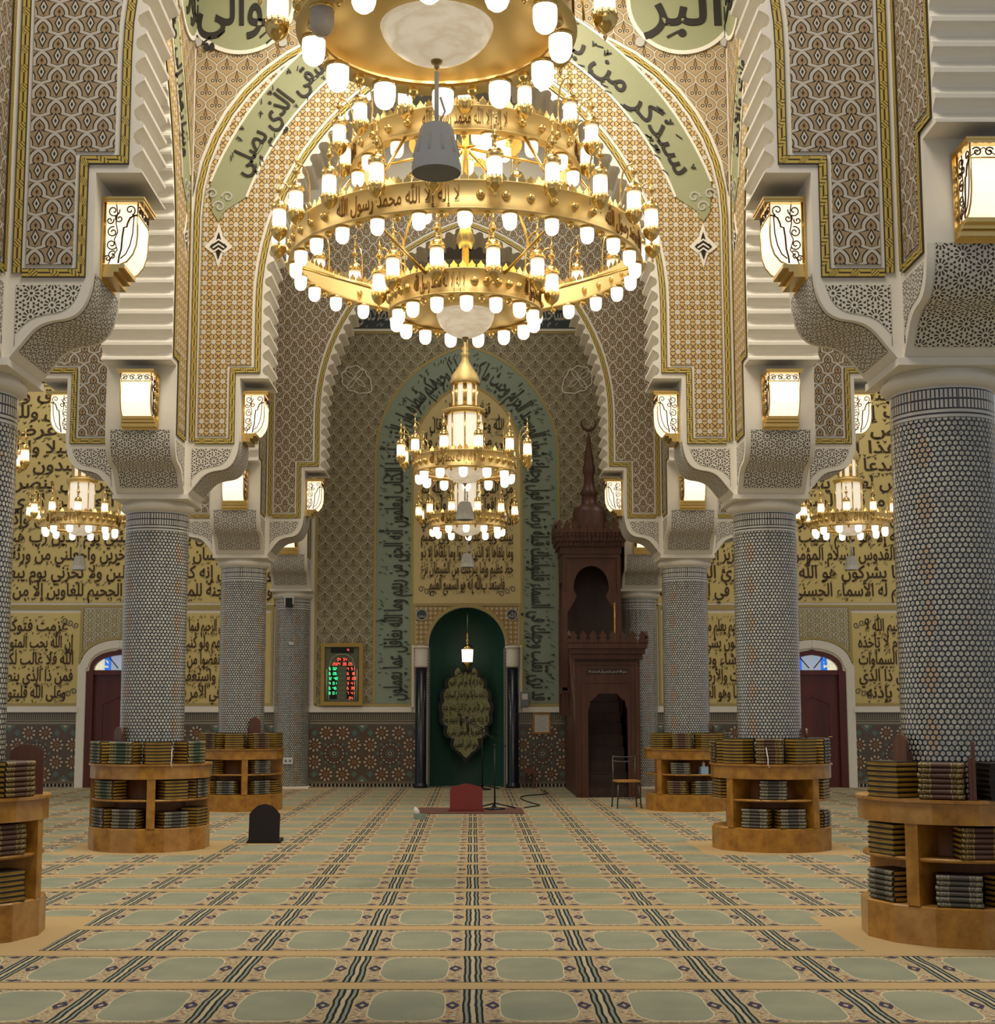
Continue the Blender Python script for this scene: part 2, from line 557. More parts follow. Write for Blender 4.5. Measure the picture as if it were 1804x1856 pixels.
# ---------------------------------------------------------------- mesh building
class MB:
    def __init__(s):
        s.v, s.f, s.uv, s.m, s.sm = [], [], [], [], []

    def add(s, vs, fs, uv=None, mi=0, M=None, smooth=False):
        b = len(s.v)
        s.v += [tuple(M @ Vector(p)) for p in vs] if M is not None else [tuple(p) for p in vs]
        for i, f in enumerate(fs):
            s.f.append([b + k for k in f])
            s.uv.append(uv[i] if uv else None)
            s.m.append(mi)
            s.sm.append(smooth)
        return s

    def box(s, c, d, mi=0, M=None):
        x, y, z = (q / 2 for q in d)
        vs = [(c[0] + i * x, c[1] + j * y, c[2] + k * z) for i in (-1, 1) for j in (-1, 1) for k in (-1, 1)]
        fs = [(0, 1, 3, 2), (4, 6, 7, 5), (0, 4, 5, 1), (2, 3, 7, 6), (0, 2, 6, 4), (1, 5, 7, 3)]
        uv = [[(vs[k][1], vs[k][2]) for k in fs[0]], [(vs[k][1], vs[k][2]) for k in fs[1]],
              [(vs[k][0], vs[k][2]) for k in fs[2]], [(vs[k][0], vs[k][2]) for k in fs[3]],
              [(vs[k][0], vs[k][1]) for k in fs[4]], [(vs[k][0], vs[k][1]) for k in fs[5]]]
        return s.add(vs, fs, uv, mi, M)

    def lathe(s, prof, n=24, mi=0, M=None, smooth=True, a0=0.0, a1=2 * pi, cap=True, uvr=None):
        """profile of (r, z) turned about z"""
        full = abs(a1 - a0 - 2 * pi) < 1e-6
        cols = n if full else n + 1
        vs, fs, uv = [], [], []
        for i in range(cols):
            a = a0 + (a1 - a0) * i / n
            vs += [(r * cos(a), r * sin(a), z) for r, z in prof]
        k = len(prof)
        for i in range(n):
            j = (i + 1) % cols
            for t in range(k - 1):
                if prof[t][0] < 1e-6 and prof[t + 1][0] < 1e-6:
                    continue
                if prof[t][0] < 1e-6:
                    f = (i * k + t, j * k + t + 1, i * k + t + 1)
                elif prof[t + 1][0] < 1e-6:
                    f = (i * k + t, j * k + t, i * k + t + 1)
                else:
                    f = (i * k + t, j * k + t, j * k + t + 1, i * k + t + 1)
                fs.append(f)
                if uvr is not None:
                    ua = {i: (a0 + (a1 - a0) * i / n) * uvr, j: (a0 + (a1 - a0) * (i + 1) / n) * uvr}
                    uv.append([(ua[q // k], prof[q % k][1]) for q in f])
                else:
                    uv.append(None)
        if cap and full:
            for e, rev in ((0, True), (k - 1, False)):
                if prof[e][0] > 1e-6:
                    f = [i * k + e for i in range(n)]
                    fs.append(f[::-1] if rev else f)
                    uv.append(None)
        return s.add(vs, fs, uv, mi, M, smooth)

    def tube(s, pts, r, n=8, mi=0, M=None, closed=False, cap=True):
        pts = [Vector(p) for p in pts]
        m = len(pts)
        rs = r if isinstance(r, (list, tuple)) else [r] * m
        vs, fs = [], []
        up = None
        for i in range(m):
            a = pts[(i - 1) % m] if (closed or i) else pts[0]
            b = pts[(i + 1) % m] if (closed or i < m - 1) else pts[-1]
            t = (b - a).normalized()
            if up is None:
                up = t.orthogonal().normalized()
            up = (up - t * up.dot(t))
            up = up.normalized() if up.length > 1e-6 else t.orthogonal().normalized()
            sd = t.cross(up)
            for k in range(n):
                q = 2 * pi * k / n
                vs.append(pts[i] + (up * cos(q) + sd * sin(q)) * rs[i])
        for i in range(m if closed else m - 1):
            j = (i + 1) % m
            for k in range(n):
                l = (k + 1) % n
                fs.append((i * n + k, i * n + l, j * n + l, j * n + k))
        if cap and not closed:
            fs.append(tuple(range(n))[::-1])
            fs.append(tuple((m - 1) * n + k for k in range(n)))
        return s.add(vs, fs, None, mi, M, True)

    def prism(s, poly, y0, y1, mi=0, M=None, side_mi=None, back=True):
        """polygon in (x, z) given thickness from y0 (front) to y1"""
        n = len(poly)
        ar = sum(poly[i][0] * poly[(i + 1) % n][1] - poly[(i + 1) % n][0] * poly[i][1] for i in range(n))
        if ar < 0:
            poly = poly[::-1]
        vs = [(a, y0, b) for a, b in poly] + [(a, y1, b) for a, b in poly]
        fs, uv = [tuple(range(n))], [[(a, b) for a, b in poly]]
        if back:
            fs.append(tuple(range(2 * n - 1, n - 1, -1)))
            uv.append([(a, b) for a, b in poly[::-1]])
        s.add(vs, fs, uv, mi, M)
        fs, uv, L = [], [], 0.0
        for i in range(n):
            j = (i + 1) % n
            d = math.dist(poly[i], poly[j])
            fs.append((i, n + i, n + j, j))
            uv.append([(L, y0), (L, y1), (L + d, y1), (L + d, y0)])
            L += d
        return s.add(vs, fs, uv, mi if side_mi is None else side_mi, M)

    def ball(s, c, r, nu=10, nv=6, mi=0, M=None, sc=(1, 1, 1)):
        prof = [(r * sin(pi * i / nv), -r * cos(pi * i / nv)) for i in range(nv + 1)]
        prof[0], prof[-1] = (0, -r), (0, r)
        T = Matrix.Translation(c) @ Matrix.Diagonal((*sc, 1))
        return s.lathe(prof, nu, mi, (M @ T) if M is not None else T)

    def strip(s, path, wd, y, th=0.012, mi=0, M=None, closed=False):
        """raised band along a path in (x, z); uv = (length, -1..1)"""
        n = len(path)
        P = [Vector(p) for p in path]
        L, R = [], []
        for i in range(n):
            a = P[i] - P[i - 1] if (i or closed) else P[1] - P[0]
            b = P[(i + 1) % n] - P[i] if (i < n - 1 or closed) else P[i] - P[i - 1]
            a, b = a.normalized(), b.normalized()
            na, nb = Vector((-a.y, a.x)), Vector((-b.y, b.x))
            m = (na + nb)
            m = m / max(0.5, m.length_squared / 2) if m.length > 1e-6 else na
            L.append(P[i] + m * wd / 2)
            R.append(P[i] - m * wd / 2)
        vs = [(q.x, y, q.y) for q in L] + [(q.x, y, q.y) for q in R]
        vs += [(q.x, y + th, q.y) for q in L] + [(q.x, y + th, q.y) for q in R]
        fs, uv, l = [], [], 0.0
        for i in range(n if closed else n - 1):
            j = (i + 1) % n
            d = (P[j] - P[i]).length
            fs += [(i, n + i, n + j, j), (i, j, 2 * n + j, 2 * n + i), (n + i, 3 * n + i, 3 * n + j, n + j)]
            uv += [[(l, 1), (l, -1), (l + d, -1), (l + d, 1)], [(l, 1)] * 4, [(l, -1)] * 4]
            l += d
        return s.add(vs, fs, uv, mi, M)

    def build(s, name, mats, parent=None, M=None):
        me = bpy.data.meshes.new(name)
        me.from_pydata(s.v, [], s.f)
        if not isinstance(mats, (list, tuple)):
            mats = [mats]
        for q in mats:
            me.materials.append(MATS[q])
        if any(q is not None for q in s.uv):
            d = me.uv_layers.new(name='UVMap').data
            k = 0
            for i, f in enumerate(s.f):
                u = s.uv[i]
                for t in range(len(f)):
                    if u:
                        d[k].uv = u[t]
                    k += 1
        me.polygons.foreach_set('material_index', s.m)
        me.polygons.foreach_set('use_smooth', s.sm)
        me.update()
        o = bpy.data.objects.new(name, me)
        COL.objects.link(o)
        if parent:
            o.parent = parent
        if M is not None:
            o.matrix_local = M
        return o


def inst(src, parent, M):
    """another object on the same mesh"""
    o = bpy.data.objects.new(src.name.split('.')[0], src.data)
    COL.objects.link(o)
    o.parent = parent
    o.matrix_local = M
    return o


def tag(o, label, cat, group=None, kind=None):
    o['label'] = label
    o['category'] = cat
    if group: o['group'] = group
    if kind: o['kind'] = kind
    return o


def thing(name, label, cat, loc=(0, 0, 0), rz=0.0, group=None):
    o = bpy.data.objects.new(name, None)
    COL.objects.link(o)
    o.location = loc
    o.rotation_euler = (0, 0, rz)
    return tag(o, label, cat, group)


def structure(o):
    o['kind'] = 'structure'
    return o


def copy_tree(o, parent=None):
    c = o.copy()
    COL.objects.link(c)
    c.parent = parent
    for ch in list(o.children):
        copy_tree(ch, c)
    return c


T = Matrix.Translation
def RZ(a): return Matrix.Rotation(a, 4, 'Z')
def RX(a): return Matrix.Rotation(a, 4, 'X')
def RY(a): return Matrix.Rotation(a, 4, 'Y')


# ---------------------------------------------------------------- Arabic writing
FORMS = {}
for cp in range(0xFE70, 0xFEFD):
    dd = unicodedata.decomposition(chr(cp)).split()
    if dd and dd[0] in ('<initial>', '<medial>', '<final>', '<isolated>'):
        key = ''.join(chr(int(h_, 16)) for h_ in dd[1:])
        FORMS.setdefault(key, {})[dd[0]] = chr(cp)


def shape(t):
    """joined letter forms, in drawing order from left to right"""
    t = t.replace('الله', '\uFDF2')
    out, prev, i = [], False, 0
    while i < len(t):
        k = t[i:i + 2] if t[i:i + 2] in FORMS and t[i] == 'ل' else t[i]
        i += len(k)
        f = FORMS.get(k)
        if not f:
            out.append(k)
            prev = False
            continue
        nxt = FORMS.get(t[i]) if i < len(t) else None
        jn = bool(nxt and '<final>' in nxt and '<initial>' in f)
        jp = prev and '<final>' in f
        kind = '<medial>' if jp and jn else '<final>' if jp else '<initial>' if jn else '<isolated>'
        out.append(f.get(kind) or f.get('<isolated>') or k)
        prev = jn
    return ''.join(out)[::-1]


def text2d(t, arabic=True, extrude=0.012, off=0.012, marks=True, res=2):
    """mesh (verts, faces) of one line, x from 0 to its width, baseline at 0, letters 1 high"""
    c = bpy.data.curves.new('line', 'FONT')
    c.body = shape(t) if arabic else t
    c.size = 1.0
    c.resolution_u = res
    c.offset = off
    c.extrude = extrude
    o = bpy.data.objects.new('line', c)
    COL.objects.link(o)
    dg = bpy.context.evaluated_depsgraph_get()
    me = bpy.data.meshes.new_from_object(o.evaluated_get(dg))
    vs = [tuple(q.co) for q in me.vertices]
    fs = [tuple(p.vertices) for p in me.polygons]
    bpy.data.meshes.remove(me)
    bpy.data.objects.remove(o)
    bpy.data.curves.remove(c)
    x0 = min(q[0] for q in vs)
    vs = [(q[0] - x0, q[1], q[2]) for q in vs]
    W = max(q[0] for q in vs)
    par = list(range(len(vs)))      # neighbouring letters overlap: set every second one a hair further out

    def find(i):
        while par[i] != i:
            par[i] = par[par[i]]
            i = par[i]
        return i
    for f in fs:
        for q in f[1:]:
            par[find(q)] = find(f[0])
    ids = {}
    vs = [(p[0], p[1], p[2] * (1 + 0.16 * (ids.setdefault(find(i), len(ids)) % 3))) for i, p in enumerate(vs)]
    if marks and arabic:   # the slanted vowel strokes over and under the letters
        rng = random.Random(len(t))
        for k in range(int(W / 0.20)):
            a = rng.uniform(0.05, W - 0.05)
            b = rng.choice((0.80, 0.70, 0.62, 0.86, -0.26, -0.20, -0.16))
            n = len(vs)
            if rng.random() < 0.6:
                pts = [(-.10, -.04), (-.08, -.075), (.10, .03), (.10, .065)]
                fs += [(n, n + 1, n + 2, n + 3)]
            else:
                pts = [(-.075, .08), (-.025, .085), (0, 0), (.05, .09), (.085, .07), (.02, -.09)]
                fs += [(n, n + 1, n + 2, n + 5)[::-1], (n + 2, n + 5, n + 4, n + 3)]
            vs += [(a + p, b + q, extrude) for p, q in pts]
    return vs, fs, W


def write(mb, t, x0, x1, zb, h, y=0.0, M=None, arabic=True, th=0.012, mi=0, **k):
    """a line of writing filling x0..x1 on a wall facing -y, baseline zb, letter height h"""
    vs, fs, W = text2d(t, arabic, **k)
    s = (x1 - x0) / W
    P = [(x0 + p[0] * s, y - (p[2] + 0.012) * th / 0.024, zb + p[1] * h) for p in vs]
    mb.add(P, fs, None, mi, M)


def write_fit(mb, t, xc, zb, h, maxw, y=0.0, M=None, arabic=True, th=0.012, mi=0, **k):
    vs, fs, W = text2d(t, arabic, **k)
    s = min(h, maxw / W)
    P = [(xc + (p[0] - W / 2) * s, y - (p[2] + 0.012) * th / 0.024, zb + p[1] * h) for p in vs]
    mb.add(P, fs, None, mi, M)


def write_path(mb, t, path, h, y=0.0, M=None, th=0.012, mi=0, pad=0.0, base=-0.35, **k):
    """a line of writing along a path in (x, z); the reading starts at the first point, letter tops to the right of... outward"""
    vs, fs, W = text2d(t, True, **k)
    P = [Vector(p) for p in path]
    cum = [0.0]
    for a, b in zip(P, P[1:]):
        cum.append(cum[-1] + (b - a).length)
    L = cum[-1] - 2 * pad
    out = []
    for p in vs:
        d = pad + (W - p[0]) / W * L
        i = 0
        while i < len(cum) - 2 and cum[i + 1] < d:
            i += 1
        t_ = (P[i + 1] - P[i]).normalized()
        q = P[i] + t_ * (d - cum[i])
        n = Vector((t_.y, -t_.x))
        q = q + n * ((p[1] + base) * h)
        out.append((q.x, y - (p[2] + 0.012) * th / 0.024, q.y))
    mb.add(out, fs, None, mi, M)


# ---------------------------------------------------------------- the building: measures
W2 = 3.67                       # nave axis to column axis
YA, YB, YC, YD = 10.6, 17.2, 23.8, 30.4
HT = 0.40                       # half thickness of the arch walls
ZTOP = 11.4
SF = 1.03                       # column axis to the face that carries the lantern
HALF, Y0, AR, RR = 2.43, 6.47, 1.026, 3.456   # border arch: half width, spring, centre, radius


def arch(off, n=18, zb=None):
    """right half of the pointed arch, from its foot up to the apex: (x, z); off > 0 is further out"""
    R = RR + off
    pts = [] if zb is None else [(HALF + off, zb)]
    pm = math.acos(AR / R)
    return pts + [(R * cos(pm * i / n) - AR, Y0 + R * sin(pm * i / n)) for i in range(n + 1)]


def lobes(n_straight=5):
    """right half of the multifoil edge of the opening, from the ledge to the apex"""
    base = [Vector(p) for p in arch(-0.13, 60, 5.545)]
    cum = [0.0]
    for a, b in zip(base, base[1:]):
        cum.append(cum[-1] + (b - a).length)

    def pt(d):
        i = 0
        while i < len(cum) - 2 and cum[i + 1] < d:
            i += 1
        t = (base[i + 1] - base[i]).normalized()
        return base[i] + t * (d - cum[i]), Vector((t.y, -t.x))
    N = round(cum[-1] / 0.185)
    st = cum[-1] / N
    out = []
    for k in range(N):
        for u, dep in ((0.0, 0), (0.10, 0), (0.12, .018), (0.18, .018), (0.20, .04), (0.32, .066), (0.5, .076), (0.68, .066), (0.84, .03), (0.93, 0.0)):
            q, nn = pt((k + u) * st)
            out.append(tuple(q + nn * dep))
    out.append(tuple(base[-1]))
    return out


BRACKET = [(0.43, 4.137), (0.52, 4.25), (0.60, 4.35), (0.67, 4.40), (0.75, 4.425), (0.84, 4.44), (0.91, 4.47), (0.965, 4.53), (1.0, 4.61), (1.02, 4.70), (SF, 4.80)]


def bracket_smooth():
    out = []
    P = [Vector(p) for p in BRACKET]
    for i in range(len(P) - 1):
        a, b, c, d = P[max(i - 1, 0)], P[i], P[i + 1], P[min(i + 2, len(P) - 1)]
        for k in range(3):
            t = k / 3
            out.append(tuple(0.5 * ((2 * b) + (c - a) * t + (2 * a - 5 * b + 4 * c - d) * t * t + (3 * b - a - 3 * c + d) * t ** 3)))
    return out + [tuple(P[-1])]


def smap(half):
    """keeps the pier, shortens the arch to another half span"""
    k = (half - SF) / (W2 - SF)

    def f(x):                    # x: distance from mid span for the nave arch
        s = W2 - abs(x)
        s2 = s if s < SF else SF + (s - SF) * k
        return math.copysign(half - s2, x)
    return f


BS = bracket_smooth()
LOB = lobes()


def arch_wall(name, M, half=W2, pattern='star_pattern', style='B', text=None, back_face=False, left=True, right=True):
    """one wall between two piers: corbel brackets, lantern recess, multifoil arch, patterned faces"""
    f = smap(half)
    edge = [(W2 - s, z) for s, z in BS] + [(W2 - SF, 5.545)] + [p for p in LOB]
    prof = [(f(x), z) for x, z in edge]
    R = [(half, 4.137)] + prof
    L = [(-x, z) for x, z in R][::-1]
    poly = []
    if right:
        poly += [(half, ZTOP)] + R
    else:
        poly += [(0, ZTOP), (0, R[-1][1])]
    if left:
        poly += L[1:] + [(-half, ZTOP)]
    else:
        poly += [(0, ZTOP)]
    mb = MB().prism(poly, -HT, HT, M=M)
    root = structure(mb.build(name, 'white_plaster'))
    sides = ([1] if right else []) + ([-1] if left else [])
    z_face = 0.012
    pan, brd, prc, spn = MB(), MB(), MB(), MB()
    green, gtxt = MB(), MB()
    for face in ((-1,) if not back_face else (-1, 1)):
        FM = M if face == -1 else M @ RZ(pi)
        yf = -HT - z_face
        for sd in sides:
            g = lambda P: [(sd * f(x), z) for x, z in P]
            inner = [(W2 - 0.515, 4.78), (W2 - 0.945, 4.78), (W2 - 0.945, 5.64)] + arch(0, 18, 5.64)
            if style == 'B':
                outer = [(W2 - 0.475, 4.78), (W2 - 0.475, 7.55)] + [(0.755 + 2.44 * cos(a), 7.55 + 2.44 * sin(a)) for a in [rad(q) for q in (8, 16, 24, 32, 40, 48, 56, 64, 70)]] + [(0.9, 10.2), (0.0, 10.75)]
            else:
                outer = [(W2 - 0.475, 4.78), (W2 - 0.475, 10.05), (0.0, 10.05)]
            brd.strip(g(inner), 0.066, yf - 0.004, 0.016, M=FM)
            brd.strip(g(outer), 0.066, yf - 0.004, 0.016, M=FM)
            # patterned field between the two borders
            fi = [(W2 - 0.54, 4.845), (W2 - 0.88, 4.845), (W2 - 0.88, 5.705)] + arch(0.075, 18, 5.705)
            if style == 'B':
                fo = [(W2 - 0.54, 4.845), (W2 - 0.54, 7.55)] + [(0.755 + 2.37 * cos(a), 7.55 + 2.37 * sin(a)) for a in [rad(q) for q in (8, 16, 24, 32, 40, 48, 56, 64, 70)]] + [(0.9, 10.12), (0.0, 10.66)]
            else:
                fo = [(W2 - 0.54, 4.845), (W2 - 0.54, 9.985), (0.0, 9.985)]
            pan.prism(g(fi + fo[::-1][:-1]), yf, -HT + 0.001, M=FM, back=False)
            # flat panel on the bracket, shade of its holes painted as dark colour
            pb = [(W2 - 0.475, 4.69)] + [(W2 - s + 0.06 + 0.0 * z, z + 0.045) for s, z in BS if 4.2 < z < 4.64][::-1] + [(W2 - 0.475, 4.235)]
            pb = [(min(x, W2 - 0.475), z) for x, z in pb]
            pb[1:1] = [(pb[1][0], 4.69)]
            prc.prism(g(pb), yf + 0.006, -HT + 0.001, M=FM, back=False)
            if style == 'B':
                sp = [(W2 - 0.42, 7.8)] + [(0.755 + 2.52 * cos(a), 7.55 + 2.52 * sin(a)) for a in [rad(q) for q in (6, 16, 24, 32, 40, 48, 56, 64, 70)]] + [(0.9, 10.3), (0.0, 10.85), (0, 11.35), (W2 - 0.42, 11.35)]
                spn.prism(g(sp), yf + 0.006, -HT + 0.001, M=FM, back=False)
                mid = arch(0.64, 24)
                mid = [p for p in mid if p[1] > 7.55]
                tip = mid[0]
                gb = arch(0.40, 24) + arch(0.88, 24)[::-1]
                lo = [p for p in arch(0.40, 30) if p[1] > 7.75 - 0.0]
                hi = [p for p in arch(0.88, 30) if p[1] > 7.95]
                foot = [(tip[0] + 0.10, tip[1] + 0.02), (tip[0] + 0.02, tip[1] - 0.10), (tip[0] - 0.06, tip[1] + 0.03)]
                green.prism(g(lo + hi[::-1] + foot), yf - 0.010, yf, M=FM, back=False)
                green.strip(g(lo), 0.03, yf - 0.018, 0.014, mi=1, M=FM)
                green.strip(g(hi), 0.03, yf - 0.018, 0.014, mi=1, M=FM)
                # knot of leaves and lozenge hanging from the band
                cx_, cz_ = tip[0] + 0.01, tip[1] - 0.42
                kite = [(0, .30), (.05, .13), (.17, .0), (.05, -.10), (0, -.26), (-.05, -.10), (-.17, 0), (-.05, .13)]
                kin = [(a * 0.62, b * 0.62) for a, b in kite]
                green.prism(g([(cx_ + a, cz_ + b) for a, b in kite]), yf - 0.010, yf, mi=1, M=FM, back=False)
                green.prism(g([(cx_ + a, cz_ + b) for a, b in kin]), yf - 0.016, yf, mi=2, M=FM, back=False)
                for j in range(3):
                    green.strip(g([(cx_ - 0.07, cz_ - 0.07 + j * 0.055), (cx_, cz_ - 0.02 + j * 0.055), (cx_ + 0.07, cz_ - 0.07 + j * 0.055)]), 0.018, yf - 0.018, 0.004, mi=1, M=FM)
                for a0, b0, r0 in ((-.09, .20, .075), (.10, .24, .075), (.01, .08, .08)):
                    sp_ = [(tip[0] + a0 + r0 * (1 - q / 14) * cos(q * 0.62), tip[1] + b0 + r0 * (1 - q / 14) * sin(q * 0.62)) for q in range(13)]
                    green.strip(g(sp_), 0.022, yf - 0.018, 0.008, mi=3, M=FM)
                # medallion
                disc = [(2.72 + 0.66 * cos(2 * pi * q / 48), 10.28 + 0.66 * sin(2 * pi * q / 48)) for q in range(48)]
                green.prism(g(disc), yf - 0.012, yf, mi=0, M=FM, back=False)
                green.strip(g(disc), 0.05, yf - 0.018, 0.02, mi=1, M=FM, closed=True)
                for a in (-135, -45):
                    kn = [(2.72 + 0.74 * cos(rad(a)) + 0.06 * cos(2 * pi * q / 16), 10.28 + 0.74 * sin(rad(a)) + 0.06 * sin(2 * pi * q / 16)) for q in range(16)]
                    green.prism(g(kn), yf - 0.014, yf, mi=3, M=FM, back=False)
        if style == 'B' and text:
            path = [p for p in arch(0.64, 30) if p[1] > 8.0]
            full = [(f(x), z) for x, z in path] + [(-f(x), z) for x, z in path[::-1][1:]]
            write_path(gtxt, text[0], full[:len(path) - 3], 0.37, yf - 0.010, FM, pad=0.05)
            write_path(gtxt, text[1], full[len(path) + 3:], 0.37, yf - 0.010, FM, pad=0.05)
            for sd, w_ in ((-1, text[2]), (1, text[3])):
                write_fit(gtxt, w_, sd * 2.72, 9.98, 0.78, 1.05, yf - 0.012, FM, res=4, off=0.015)
    # flat soffit panels of the brackets, shade of their holes painted as dark colour
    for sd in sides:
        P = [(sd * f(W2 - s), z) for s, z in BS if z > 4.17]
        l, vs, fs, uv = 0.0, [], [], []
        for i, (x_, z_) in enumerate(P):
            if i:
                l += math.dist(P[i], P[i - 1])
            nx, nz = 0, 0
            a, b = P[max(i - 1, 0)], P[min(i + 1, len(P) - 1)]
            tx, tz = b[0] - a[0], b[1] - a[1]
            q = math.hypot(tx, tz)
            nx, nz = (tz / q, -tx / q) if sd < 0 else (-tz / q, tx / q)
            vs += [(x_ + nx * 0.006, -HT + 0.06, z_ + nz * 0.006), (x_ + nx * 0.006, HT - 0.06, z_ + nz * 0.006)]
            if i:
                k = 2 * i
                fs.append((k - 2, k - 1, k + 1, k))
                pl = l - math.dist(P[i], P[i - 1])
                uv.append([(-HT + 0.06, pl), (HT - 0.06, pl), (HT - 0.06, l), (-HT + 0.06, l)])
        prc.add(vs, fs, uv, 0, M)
    pan.build('pattern_panel', pattern, root)
    brd.build('knot_border', 'knot_border', root)
    prc.build('painted_hole_panel', 'painted_hole_lattice', root)
    if style == 'B':
        spn.build('spandrel_panel', 'spandrel_pattern', root)
        green.build('inscription_band', ['sage_band', 'white_plaster', 'plaque_black', 'white_ink'], root)
        if text:
            gtxt.build('inscription', 'black_ink', root)
    return root


TXT_B = ('سيذكر من يخشى', 'ويتجنبها الأشقى الذي يصلى', 'الوالي', 'البر')
TXT_L = ('وسارعوا إلى مغفرة من ربكم', 'وجنة عرضها السماوات والأرض', 'الحق', 'النور')

# ---------------------------------------------------------------- floor, ceiling
fl = MB().box((0, 14.6, -0.05), (24, 34.4, 0.1))
structure(fl.build('floor', 'carpet'))
ce = MB().box((0, 16.5, ZTOP + 0.05), (22.6, 28.0, 0.1))
structure(ce.build('ceiling', 'ceiling_plaster'))

# ---------------------------------------------------------------- arcades
arch_wall('arch_wall', T((0, YA, 0)), pattern='scale_pattern', style='C')
arch_wall('arch_wall', T((0, YB, 0)), pattern='star_pattern', style='B', text=TXT_B)
arch_wall('arch_wall', T((0, YC, 0)), pattern='scale_pattern', style='C')
for sx in (-1, 1):
    for yy in (YA, YB, YC):
        arch_wall('aisle_arch_wall', T((sx * 2 * W2, yy, 0)), pattern='scale_pattern', style='C')
    RM = RZ(pi / 2) if sx < 0 else RZ(-pi / 2)      # local -y faces the nave
    for k, yy in enumerate((YA - 3.3, YA + 3.3, YB + 3.3, YC + 3.3)):
        kw = {}
        if k == 0:
            kw = dict(left=(sx > 0), right=(sx < 0))
            kw = dict(left=False, right=True) if sx < 0 else dict(left=True, right=False)
        arch_wall('arcade_wall', T((sx * W2, yy, 0)) @ RM, 3.3, 'star_pattern' if k == 1 else 'scale_pattern',
                  'B' if k == 1 else 'C', TXT_L if k == 1 else None, **kw)


# ---------------------------------------------------------------- columns
def column(loc, label, half=False):
    root = MB().box((0, 0, 0.02), (0.84, 0.84, 0.04)).build('column', 'white_plaster')
    root.location = loc
    structure(root)
    tag(root, label, 'column')
    a0, a1 = (pi, 2 * pi) if half else (-pi / 2, 1.5 * pi)
    MB().lathe([(RCOL, 0.04), (RCOL, 1.3), (RCOL, 2.6), (RCOL, 3.965)], 48, a0=a0, a1=a1, cap=False, uvr=RCOL).build('shaft', 'column_mosaic', root)
    cp = MB()
    cp.lathe([(RCOL, 3.955), (0.40, 3.96), (0.432, 3.985), (0.440, 4.01), (0.432, 4.035), (0.40, 4.055), (0.39, 4.075), (0.39, 4.09), (0.0, 4.09)], 40, a0=a0, a1=a1, cap=False)
    if half:
        cp.box((0, -0.215, 4.112), (0.88, 0.45, 0.05))
    else:
        cp.box((0, 0, 4.112), (0.89, 0.89, 0.055))
    cp.build('capital', 'white_plaster', root)
    return root


for sx, side in ((-1, 'left'), (1, 'right')):
    column((sx * W2, YA, 0), 'thick mosaic column nearest the camera on the %s of the nave' % side)
    column((sx * W2, YB, 0), 'white dotted mosaic column, second from the front on the %s of the nave' % side)
    column((sx * W2, YC, 0), 'white dotted mosaic column, third from the front on the %s of the nave' % side)
    column((sx * W2, YD, 0), 'half column engaged in the far wall on the %s of the prayer niche' % side, True)


# ---------------------------------------------------------------- the wall with the prayer niche
def fw(px, py): return at(px, py, YD)


DOORX, DH, DSP = 7.32, 0.70, 2.42


def door_arch(h, n=10):
    """shouldered pointed door head, right half from the spring up"""
    return [(h, 0), (h, DSP)] + [((h - 0.06) * cos(rad(a)), DSP + 0.02 + 0.42 * (h / DH) * sin(rad(a)) ** 0.85) for a in [90 * k / n for k in range(n)]] + [(0, DSP + 0.47 * (h / DH))]


def sym(P, cx=0.0):
    """closed outline from the right half"""
    return [(cx + x, z) for x, z in P] + [(cx - x, z) for x, z in P[::-1] if abs(x) > 1e-6]


NR, NS = 0.815, 2.96
niche = [(NR, 0), (NR, NS)] + [(NR * cos(rad(a)), NS + NR * sin(rad(a))) for a in range(9, 90, 9)] + [(0, NS + NR)]
out = [(-11.0, 0)]
for cx_, P in ((-DOORX, door_arch(DH)), (0.02, niche), (DOORX, door_arch(DH))):
    S = sym(P, cx_)
    out += S[::-1]
out += [(11.0, 0), (11.0, ZTOP), (-11.0, ZTOP)]
back = MB().prism(out, YD, YD + 0.3)
wall_back = structure(back.build('wall_back', 'white_plaster'))


def on_wall(name, mats, fn):
    b = MB()
    fn(b)
    return b.build(name, mats, wall_back)


# arabesque fields each side of the niche
hiO, hi0 = 1.93, 7.0
OA, OR_ = 0.55, 2.48
def big_arch(off, n=20, zb=1.75):
    R = OR_ + off
    pm = math.acos(OA / R)
    return [(hiO + off, zb)] + [(R * cos(pm * i / n) - OA, hi0 + R * sin(pm * i / n)) for i in range(n + 1)]


def fields(b):
    for sd in (-1, 1):
        P = big_arch(0.05) + [(0.0, 9.72), (3.18, 9.72), (3.18, 1.75)]
        b.prism([(0.02 + sd * x, z) for x, z in P], YD - 0.010, YD, back=False)


on_wall('arabesque_panel', 'arabesque_pattern', fields)


def tealband(b):
    IN = [(x, z) for x, z in big_arch(-0.74)]
    for sd in (-1, 1):
        P = big_arch(0.0) + IN[::-1]
        b.prism([(0.02 + sd * x, z) for x, z in P], YD - 0.014, YD, back=False)


on_wall('inscription_band', 'teal_band', tealband)


def centre(b):
    P = [(1.15, 3.86)] + [p for p in big_arch(-0.78, zb=3.86)]
    b.prism(sym(P, 0.02), YD - 0.012, YD, back=False)


on_wall('inscription_panel', 'cream_centre', centre)


def spand(b):
    for sd in (-1, 1):
        P = [(1.08, 3.0), (1.08, 3.80), (0, 3.80), (0, NS + NR + 0.07)] + [((NR + .07) * cos(rad(a)), NS + (NR + .07) * sin(rad(a))) for a in range(81, 0, -9)] + [(NR + 0.07, 3.0)]
        b.prism([(0.02 + sd * x, z) for x, z in P], YD - 0.012, YD, back=False)


on_wall('star_spandrel', 'mihrab_star', spand)


